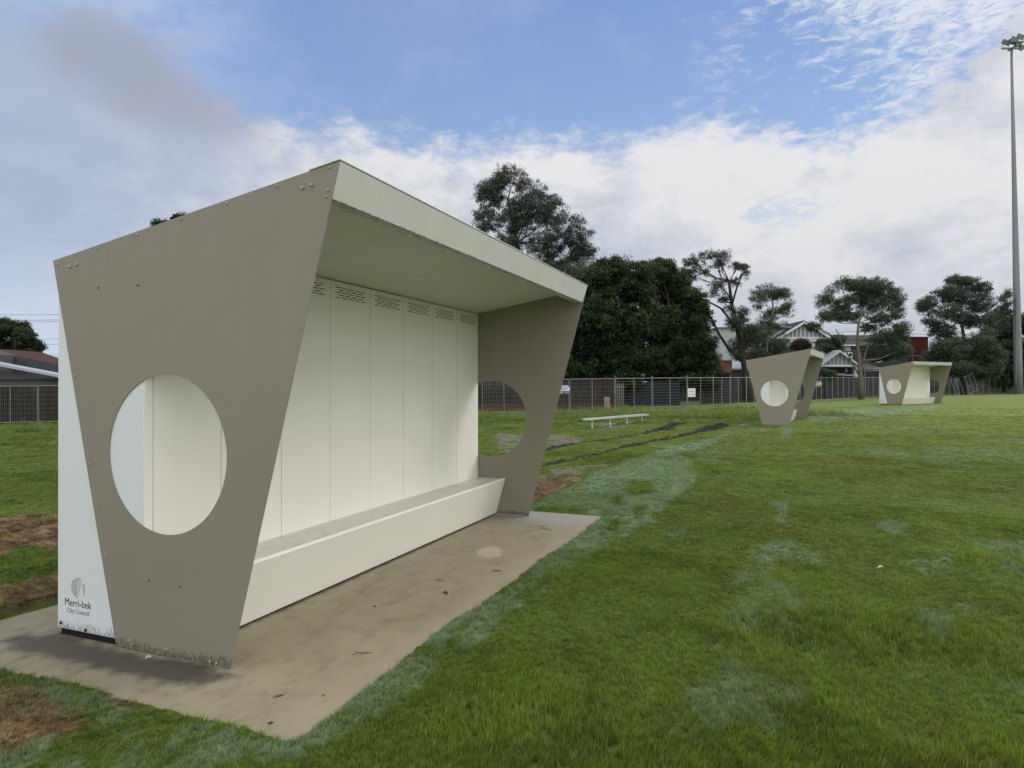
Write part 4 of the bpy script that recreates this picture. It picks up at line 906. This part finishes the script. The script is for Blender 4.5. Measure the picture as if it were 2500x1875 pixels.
# power lines at left
for i, (Xa, Ya, Xb, Yb) in enumerate([(-60, 767, 200, 760), (-60, 781, 200, 772), (-60, 785, 200, 776), (-60, 828, 200, 817), (-60, 845, 200, 827), (-60, 872, 200, 850), (-60, 876, 200, 862), (-60, 900, 200, 884)]):
    D = 64+i*.4; a, b = at(Xa-60, Ya, D), at(Xb+260, Yb-4, D+6)
    n_ = 8; m_ = MB().tube([a.lerp(b, t/n_)-Vector((0, 0, .25*4*(t/n_)*(1-t/n_))) for t in range(n_+1)], .020, 4)
    tag(m_.build('power_line', SDK), 'thin black overhead wire, %s of eight strung across the sky at left' % ('topmost', 'second', 'third', 'fourth', 'fifth', 'sixth', 'seventh', 'lowest')[i], 'wire', 'overhead wires at the left')
for lb, Xa, Ya, Xb, Yb in (('thin wire left of the round gum tree, over the dark house roof', 1900, 812, 2100, 809), ('thin wire over the red brick building', 2120, 812, 2420, 818)):
    a, b = at(Xa, Ya, 95), at(Xb, Yb, 95); tag(MB().tube([a, a.lerp(b, .5)-Vector((0, 0, .1)), b], .03, 4).build('power_line', SDK), lb, 'wire')

# ------------------------------------------------------------------ trees
def leaf_mat(name, c0, c1):
    m = bpy.data.materials.new(name); m.use_nodes = True; q = G(m.node_tree); m.node_tree.nodes.clear()
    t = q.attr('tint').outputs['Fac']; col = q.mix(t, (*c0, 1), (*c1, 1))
    di = q.n.new('ShaderNodeBsdfPrincipled'); q.put(di.inputs['Base Color'], col); di.inputs['Roughness'].default_value = .55; di.inputs['Specular IOR Level'].default_value = .25
    tr = q.n.new('ShaderNodeBsdfTranslucent'); q.put(tr.inputs[0], col); mx = q.n.new('ShaderNodeMixShader'); mx.inputs[0].default_value = .2
    q.l.new(di.outputs[0], mx.inputs[1]); q.l.new(tr.outputs[0], mx.inputs[2]); q.l.new(mx.outputs[0], q.n.new('ShaderNodeOutputMaterial').inputs[0]); return m
GUM = leaf_mat('gum_leaves', (.036, .045, .040), (.125, .150, .115)); GUM2 = leaf_mat('gum_leaves_green', (.038, .058, .042), (.125, .170, .105)); DARKL = leaf_mat('dense_leaves', (.007, .014, .009), (.080, .118, .045)); RUST = leaf_mat('russet_leaves', (.035, .03, .022), (.10, .085, .055))
BARK = mat('gum_bark', (.16, .14, .12), .85, .1, var=.35, scale=4); BARKD = mat('dark_bark', (.045, .038, .034), .9, .1, var=.3, scale=4)
def leaves(C, Rr, nspray, nleaf, lsz, asp, r, droop=.5, sprad=.35, hole=1.5):
    """C (n,3) clump centres, Rr (n,3) radii -> leaf quads"""
    w = (Rr[:, 0]*Rr[:, 2]); w = w/w.sum()
    m0 = int(nspray*(1.7 if hole > 1 else 1.12)); idx = r.choice(len(C), m0, p=w)
    v = r.normal(size=(m0, 3)); v /= np.linalg.norm(v, axis=1)[:, None]; rad = r.random(m0)**(.42 if hole > 1 else .25)
    S_ = C[idx]+v*rad[:, None]*Rr[idx]*(1+.10*r.normal(size=(m0, 1))*(rad[:, None] > .8))
    nz = fbm(S_[:, 0]*hole+S_[:, 1]*.7*hole+50, S_[:, 2]*hole*1.2+S_[:, 1]*.5*hole+50, 3)
    kp = np.argsort(-(nz+r.normal(0, .035, m0)))[:nspray]; idx, v, S_ = idx[kp], v[kp], S_[kp]
    st = np.clip(.42+.42*v[:, 2]+r.normal(0, .18, nspray), 0, 1)  # clump tops lighter, undersides darker: top light put into the leaf tint
    n = nspray*nleaf; q3 = r.normal(size=(n, 3)); q3 /= np.linalg.norm(q3, axis=1)[:, None]
    ctr = np.repeat(S_, nleaf, 0)+q3*(r.random((n, 1))**.45)*np.array([1, 1, .7])*sprad*np.repeat(r.uniform(.55, 1.35, (nspray, 1)), nleaf, 0)
    ax = r.normal(size=(n, 3)); ax[:, 2] -= droop*1.6; ax /= np.linalg.norm(ax, axis=1)[:, None]
    b = np.cross(ax, r.normal(size=(n, 3))); b /= np.linalg.norm(b, axis=1)[:, None]
    l = lsz*r.uniform(.6, 1.4, (n, 1)); ww = l*asp
    V = np.stack([ctr-ax*l, ctr+b*ww, ctr+ax*l, ctr-b*ww], 1).reshape(-1, 3)
    return V, n, np.clip(np.repeat(st, nleaf)+r.normal(0, .15, n), 0, 1), S_, idx
def tree(label, dep, base, clumps, mt, bark, tr_r, nspray, nleaf=22, lsz=.11, asp=.28, seed=1, group=None, name='gum_tree', dthick=.8, droop=.5, forks=None, sprad=.35, twig=1., hole=None, extra=()):
    hole = hole or (.8 if name != 'gum_tree' else 2.1)
    lsz *= .66; nleaf = int(nleaf*(1.9 if name == 'gum_tree' else 1.5)); sprad *= (1.0 if name == 'gum_tree' else 1.1)
    """clumps: (X, Y, rx, ry) picture extents of foliage masses, turned into real ellipsoids at the tree's own distance"""
    gum = name == 'gum_tree'; nspray = int(nspray*(1.15 if gum else 1.4))
    r = np.random.default_rng(seed); rp = random.Random(seed); m1 = dep/F_PX
    bx = xat(base[0], dep); bz = float(gz(bx, dep)); root = empty(name, (bx, dep, bz-.05), label=label, cat='tree' if name != 'shrub' else 'shrub', group=group)
    Cc = []; Rr = []
    for X_, Y_, rx, ry in clumps:
        p = at(X_, Y_, dep); yo = rp.uniform(-1, 1)*rx*m1*.9*dthick; Cc.append((p.x-bx, yo, p.z-bz+.05)); Rr.append((rx*m1, (rx+ry)/2*m1*dthick, ry*m1))
    Cc, Rr = np.array(Cc), np.array(Rr); Cl, Rl = Cc, Rr
    if name == 'evergreen_tree':
        a_, b_ = [Cc*1.], [Rr*.82]
        for i_ in range(len(Cc)):
            for _ in range(8):
                w_ = r.normal(size=3); w_ /= np.linalg.norm(w_); a_.append((Cc[i_]+w_*Rr[i_]*.80)[None]); b_.append((Rr[i_]*r.uniform(.26, .44))[None])
        Cl, Rl = np.concatenate(a_), np.concatenate(b_)
    V, n, tint, S_, idx = leaves(Cl, Rl, nspray, nleaf, lsz, asp, r, droop, sprad, hole)
    if not gum:
        nf = int(nspray*2.2); fi = r.choice(len(Cc), nf, p=(Rr[:, 0]*Rr[:, 2])/(Rr[:, 0]*Rr[:, 2]).sum()); fv = r.normal(size=(nf, 3)); fv /= np.linalg.norm(fv, axis=1)[:, None]
        fc = Cc[fi]+fv*(r.random((nf, 1))**.4)*Rr[fi]*.72; fa = r.normal(size=(nf, 3)); fa /= np.linalg.norm(fa, axis=1)[:, None]; fb = np.cross(fa, r.normal(size=(nf, 3))); fb /= np.linalg.norm(fb, axis=1)[:, None]
        fs = min(.26, float(Rr.mean())*.3); fV = np.stack([fc-fa*fs, fc+fb*fs*.7, fc+fa*fs, fc-fb*fs*.7], 1).reshape(-1, 3); V = np.concatenate([V, fV]); n += nf; tint = np.concatenate([tint, r.uniform(0, .3, nf)])  # dark inner quads added to block sky, crown shade put into tint
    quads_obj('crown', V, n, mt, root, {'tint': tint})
    # trunk polyline in picture, limbs to the clumps, twigs to the sprays
    tb = MB(); tp = [at(X_, Y_, dep) for X_, Y_ in base[1]]; tp = [Vector((p.x-bx, rp.uniform(-.15, .15)*i, p.z-bz+.05)) for i, p in enumerate(tp)]; tp[0].z = -.1
    nt = len(tp); rad = [tr_r*(1-.62*i/(nt-1)) for i in range(nt)]; rad[0] *= 1.25
    tb.tube(tp, rad, 10)
    for ex in extra:
        q = [at(X_, Y_, dep) for X_, Y_ in ex[1]]; q = [Vector((p.x-bx, .1*i, p.z-bz)) for i, p in enumerate(q)]; tb.tube(q, [ex[0]*(1-.6*i/(len(q)-1)) for i in range(len(q))], 7)
    for ci, c_ in enumerate(Cc):
        c_ = Vector(c_); cand = [(p-c_).length+(3 if p.z > c_.z else 0) for p in tp[1:]]; j = int(np.argmin(cand))+1; s_ = tp[j]; mid = s_.lerp(c_, .5)+Vector((rp.uniform(-.3, .3), rp.uniform(-.3, .3), -.10*(c_-s_).length))
        rl = rad[j]*.55; tb.tube([s_, mid, c_], [rl, rl*.6, rl*.3], 6, False)
        ii = np.where(idx == ci)[0]
        if len(ii) == 0: continue
        for t_ in r.permutation(ii)[:int(9*twig)]:
            e_ = Vector(S_[t_]); m2 = c_.lerp(e_, .5)+Vector((rp.uniform(-.2, .2),)*3); tb.tube([c_ if rp.random() < .6 else mid, m2, e_], [rl*.3, rl*.18, .012], 4, False)
    tb.build('trunk', bark, root, True)
    return root
def T(lo, pts): return (lo, pts)
# 1 tall gum behind the roof
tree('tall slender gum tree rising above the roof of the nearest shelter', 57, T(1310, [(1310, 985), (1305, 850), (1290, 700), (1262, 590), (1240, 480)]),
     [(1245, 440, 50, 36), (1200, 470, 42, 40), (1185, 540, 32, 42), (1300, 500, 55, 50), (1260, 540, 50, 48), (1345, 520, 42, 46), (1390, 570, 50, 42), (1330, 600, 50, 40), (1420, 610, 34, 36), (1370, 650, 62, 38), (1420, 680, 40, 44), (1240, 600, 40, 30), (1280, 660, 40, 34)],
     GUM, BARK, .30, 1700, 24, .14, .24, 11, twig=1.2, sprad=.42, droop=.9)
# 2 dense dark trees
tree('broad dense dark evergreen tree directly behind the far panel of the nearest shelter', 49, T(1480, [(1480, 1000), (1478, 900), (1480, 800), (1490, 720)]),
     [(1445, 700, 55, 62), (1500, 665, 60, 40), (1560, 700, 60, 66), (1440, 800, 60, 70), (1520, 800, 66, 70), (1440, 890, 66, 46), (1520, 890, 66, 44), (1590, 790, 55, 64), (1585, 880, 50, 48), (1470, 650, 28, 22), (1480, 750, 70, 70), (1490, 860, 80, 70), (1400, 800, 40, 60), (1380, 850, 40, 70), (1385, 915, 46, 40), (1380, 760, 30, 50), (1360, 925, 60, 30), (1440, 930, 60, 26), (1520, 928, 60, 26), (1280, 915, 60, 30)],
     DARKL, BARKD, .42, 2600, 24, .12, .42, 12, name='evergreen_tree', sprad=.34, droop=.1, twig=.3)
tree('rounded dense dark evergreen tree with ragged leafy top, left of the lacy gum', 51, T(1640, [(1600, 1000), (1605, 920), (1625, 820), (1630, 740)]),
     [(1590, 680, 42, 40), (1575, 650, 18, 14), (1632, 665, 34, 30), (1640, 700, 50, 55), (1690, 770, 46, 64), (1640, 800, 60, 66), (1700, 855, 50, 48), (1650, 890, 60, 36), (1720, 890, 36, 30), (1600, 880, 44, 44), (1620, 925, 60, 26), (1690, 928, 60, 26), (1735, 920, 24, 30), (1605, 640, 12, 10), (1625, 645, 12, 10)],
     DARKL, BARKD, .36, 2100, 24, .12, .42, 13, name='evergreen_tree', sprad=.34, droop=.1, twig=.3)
# stump with pale bark
xs, ys = xat(1482, 41), 41.; m_ = MB(); zz0 = float(gz(xs, ys)); m_.tube([(0, 0, -.1), (.02, 0, .2), (-.02, 0, .55), (.0, .0, .82)], [.26, .20, .17, .19], 9); o = m_.build('tree_stump', mat('pale_bark', (.26, .20, .155), .9, .1, var=.4, scale=6), None, True); o.location = (xs, ys, zz0); tag(o, 'stout pale bark tree stump behind the close wire mesh', 'stump')
# 3 lacy gum
tree('lacy leaning gum with open crown and bare curved limbs behind the side-on shelter', 54, T(1830, [(1832, 985), (1822, 930), (1812, 880), (1800, 800), (1788, 740), (1775, 690)]),
     [(1740, 625, 38, 14), (1700, 640, 30, 18), (1680, 670, 24, 24), (1765, 632, 20, 16), (1750, 655, 26, 12), (1800, 650, 14, 12), (1818, 660, 14, 20), (1795, 690, 16, 12), (1755, 700, 34, 24), (1765, 725, 28, 14), (1780, 755, 16, 12), (1810, 765, 22, 28), (1790, 790, 22, 20), (1830, 810, 40, 26), (1815, 845, 32, 24), (1800, 870, 18, 12), (1720, 665, 24, 12)],
     GUM, BARKD, .28, 700, 22, .11, .24, 14, twig=1.6, sprad=.30, droop=.8,
     extra=[(.14, [(1812, 880), (1780, 850), (1755, 810), (1740, 775), (1700, 735), (1685, 700)]), (.10, [(1800, 800), (1760, 750), (1720, 728), (1690, 715)]), (.09, [(1788, 740), (1800, 700), (1812, 672), (1828, 655)])])
tree('rounder grey green gum beside the lacy leaning gum, half hiding the white house', 57, T(1870, [(1868, 985), (1868, 900), (1872, 820), (1885, 760), (1890, 720)]),
     [(1880, 710, 40, 20), (1850, 735, 24, 22), (1910, 715, 28, 20), (1920, 755, 24, 22), (1895, 765, 34, 16), (1870, 790, 30, 18), (1910, 800, 34, 16), (1850, 830, 40, 26), (1890, 840, 40, 28), (1880, 875, 52, 22), (1930, 868, 36, 12), (1845, 870, 30, 20)],
     GUM2, BARK, .16, 1000, 22, .11, .26, 15, twig=1.3, sprad=.34)
# 5 round gum
tree('wide round topped gum tree with pale trunk between the two farther shelters', 57, T(2101, [(2102, 978), (2100, 930), (2098, 880), (2094, 830), (2092, 790)]),
     [(2050, 700, 36, 22), (2090, 694, 40, 20), (2135, 700, 42, 22), (2020, 735, 32, 26), (2060, 740, 38, 24), (2120, 730, 44, 28), (2170, 735, 34, 32), (2190, 765, 24, 22), (2015, 775, 26, 16), (2045, 770, 30, 18), (2150, 775, 40, 26), (2190, 800, 28, 22), (2195, 820, 30, 28), (2150, 820, 38, 22), (1992, 796, 20, 12), (2160, 860, 46, 24), (2195, 855, 26, 26), (2090, 770, 28, 14), (2125, 800, 24, 12)],
     GUM2, BARK, .21, 1700, 22, .115, .26, 16, twig=1.2, sprad=.34, extra=[(.10, [(2101, 900), (2115, 860), (2125, 830)]), (.08, [(2100, 920), (2080, 880), (2055, 830), (2045, 800)]), (.07, [(2102, 905), (2125, 880), (2150, 868)])])
# 6 right gum + dark mass
tree('large rounded gum tree behind the farthest shelter, just left of the light tower', 74, T(2355, [(2350, 968), (2350, 900), (2352, 840), (2350, 780)]),
     [(2340, 685, 30, 18), (2375, 690, 34, 18), (2410, 705, 30, 20), (2305, 715, 34, 20), (2350, 725, 46, 26), (2400, 740, 40, 26), (2270, 745, 30, 30), (2310, 765, 40, 28), (2265, 790, 26, 18), (2300, 810, 36, 20), (2370, 780, 36, 18), (2405, 790, 40, 26), (2440, 770, 26, 20), (2455, 740, 16, 30), (2465, 715, 8, 10), (2340, 840, 50, 22)],
     GUM, BARKD, .34, 1650, 22, .135, .28, 17, twig=1.0, sprad=.42)
tree('low bushy grey green tree spreading behind the farthest shelter under the large gum', 71, T(2350, [(2350, 968), (2350, 930), (2350, 890)]),
     [(2300, 855, 44, 30), (2350, 860, 50, 40), (2390, 850, 44, 44), (2320, 895, 56, 28), (2380, 905, 54, 26), (2275, 880, 24, 30), (2425, 890, 30, 40)],
     GUM2, BARKD, .2, 1500, 22, .13, .3, 18, name='evergreen_tree', sprad=.38, droop=.2, twig=.4)
tree('dense dark tree mass standing behind the foot of the light tower', 80, T(2450, [(2450, 965), (2450, 900), (2455, 830)]),
     [(2450, 820, 40, 34), (2490, 790, 34, 34), (2530, 800, 40, 44), (2430, 870, 46, 44), (2480, 870, 50, 50), (2530, 880, 50, 50), (2440, 920, 60, 24), (2500, 925, 60, 22), (2400, 925, 44, 18)],
     DARKL, BARKD, .3, 1500, 22, .15, .42, 19, name='evergreen_tree', sprad=.42, droop=.1, twig=.3)
# shrubs
tree('low dark green shrub right of the side-on shelter behind the mesh fence', 60, T(2015, [(2015, 975), (2015, 940), (2015, 915)]), [(2008, 912, 22, 14), (2028, 914, 16, 12), (1995, 920, 16, 14)], GUM2, BARKD, .06, 260, 18, .09, .4, 20, name='shrub', sprad=.2, droop=.1)
tree('russet brown shrub in front of the white house wall above the side-on shelter', 61, T(1955, [(1955, 975), (1953, 900), (1953, 860)]), [(1950, 845, 24, 16), (1925, 856, 22, 10), (1975, 858, 24, 8), (1900, 862, 30, 10)], RUST, BARKD, .1, 420, 18, .10, .35, 21, name='shrub', sprad=.26, droop=.1)
tree('dark leafy tree against the black roof, left of the round topped gum', 66, T(2020, [(2020, 965), (2020, 900), (2022, 860)]), [(2015, 838, 22, 12), (2040, 828, 22, 12), (2010, 850, 20, 10), (2045, 845, 18, 12)], GUM2, BARKD, .14, 420, 18, .11, .3, 22, name='evergreen_tree', sprad=.28)
tree('ivy like shrub hanging beside the red brick outbuilding', 56.5, T(1762, [(1762, 985), (1760, 940), (1758, 900)]), [(1752, 910, 14, 30), (1775, 925, 22, 14), (1748, 945, 16, 20)], RUST, BARKD, .07, 240, 18, .09, .4, 23, name='shrub', sprad=.22)
# left trees
tree('dark bushy tree behind the grey shed at the far left', 60, T(35, [(35, 985), (35, 900), (36, 840)]), [(0, 800, 34, 26), (40, 810, 34, 28), (70, 830, 26, 28), (20, 850, 50, 36), (75, 865, 26, 30), (90, 850, 12, 20), (60, 890, 36, 20), (-40, 850, 50, 60)], DARKL, BARKD, .3, 1500, 22, .12, .36, 24, name='evergreen_tree', sprad=.32, droop=.3)
tree('small dark palm-topped tree peeping out beside the white end wall at left', 62, T(150, [(150, 985), (148, 920), (146, 880)]), [(150, 890, 16, 22), (138, 905, 12, 14), (165, 900, 20, 20), (130, 893, 7, 4)], DARKL, BARKD, .12, 260, 18, .11, .3, 25, name='evergreen_tree', sprad=.25, extra=[(.05, [(146, 890), (136, 878), (128, 868)]), (.05, [(146, 885), (142, 872), (141, 862)])])
tree('tree whose dark crown just peeps over the sloping roof edge of the nearest shelter', 42, T(425, [(425, 1000), (424, 800), (424, 640)]), [(432, 545, 26, 30), (408, 568, 34, 32), (385, 568, 16, 14), (455, 570, 30, 36), (430, 620, 60, 40), (375, 575, 22, 16), (440, 690, 60, 50)], DARKL, BARKD, .3, 900, 22, .09, .3, 26, name='evergreen_tree', sprad=.22, droop=.2)

# ------------------------------------------------------------------ mud clods and weeds
MUD = mat('wet_mud', (.028, .022, .019), .75, .35, var=.4, scale=20, bump=.6, bscale=60)
cl = MB(); rc = random.Random(5)
for pts, ws in MUDL:
    for i in range(len(pts)-1):
        (x0, y0), (x1, y1) = pts[i], pts[i+1]; Ln = math.hypot(x1-x0, y1-y0)
        for _ in range(int(Ln*11)):
            t_ = rc.random(); w = (ws[i]*(1-t_)+ws[i+1]*t_)*rc.gauss(0, .75); px_ = x0+(x1-x0)*t_-(y1-y0)/Ln*w; py_ = y0+(y1-y0)*t_+(x1-x0)/Ln*w
            s_ = rc.uniform(.02, .06); zz = float(gz(px_, py_)); n_ = 6; c0 = len(cl.V)
            ring = [(px_+cos(2*pi*j/n_)*s_*rc.uniform(.7, 1.3), py_+sin(2*pi*j/n_)*s_*rc.uniform(.7, 1.3), zz+rc.uniform(-.02, .01)) for j in range(n_)]
            ring2 = [(px_+(a-px_)*.6, py_+(b-py_)*.6, zz+s_*rc.uniform(.5, .9)) for a, b, c_ in ring]
            cl.faces(ring+ring2, [list(range(n_, 2*n_))]+[[j, (j+1) % n_, (j+1) % n_+n_, j+n_] for j in range(n_)])
tag(cl.build('mud_clods', MUD), 'lumps of wet dark mud thrown up along the curving tyre ruts', 'mud', kind='stuff')
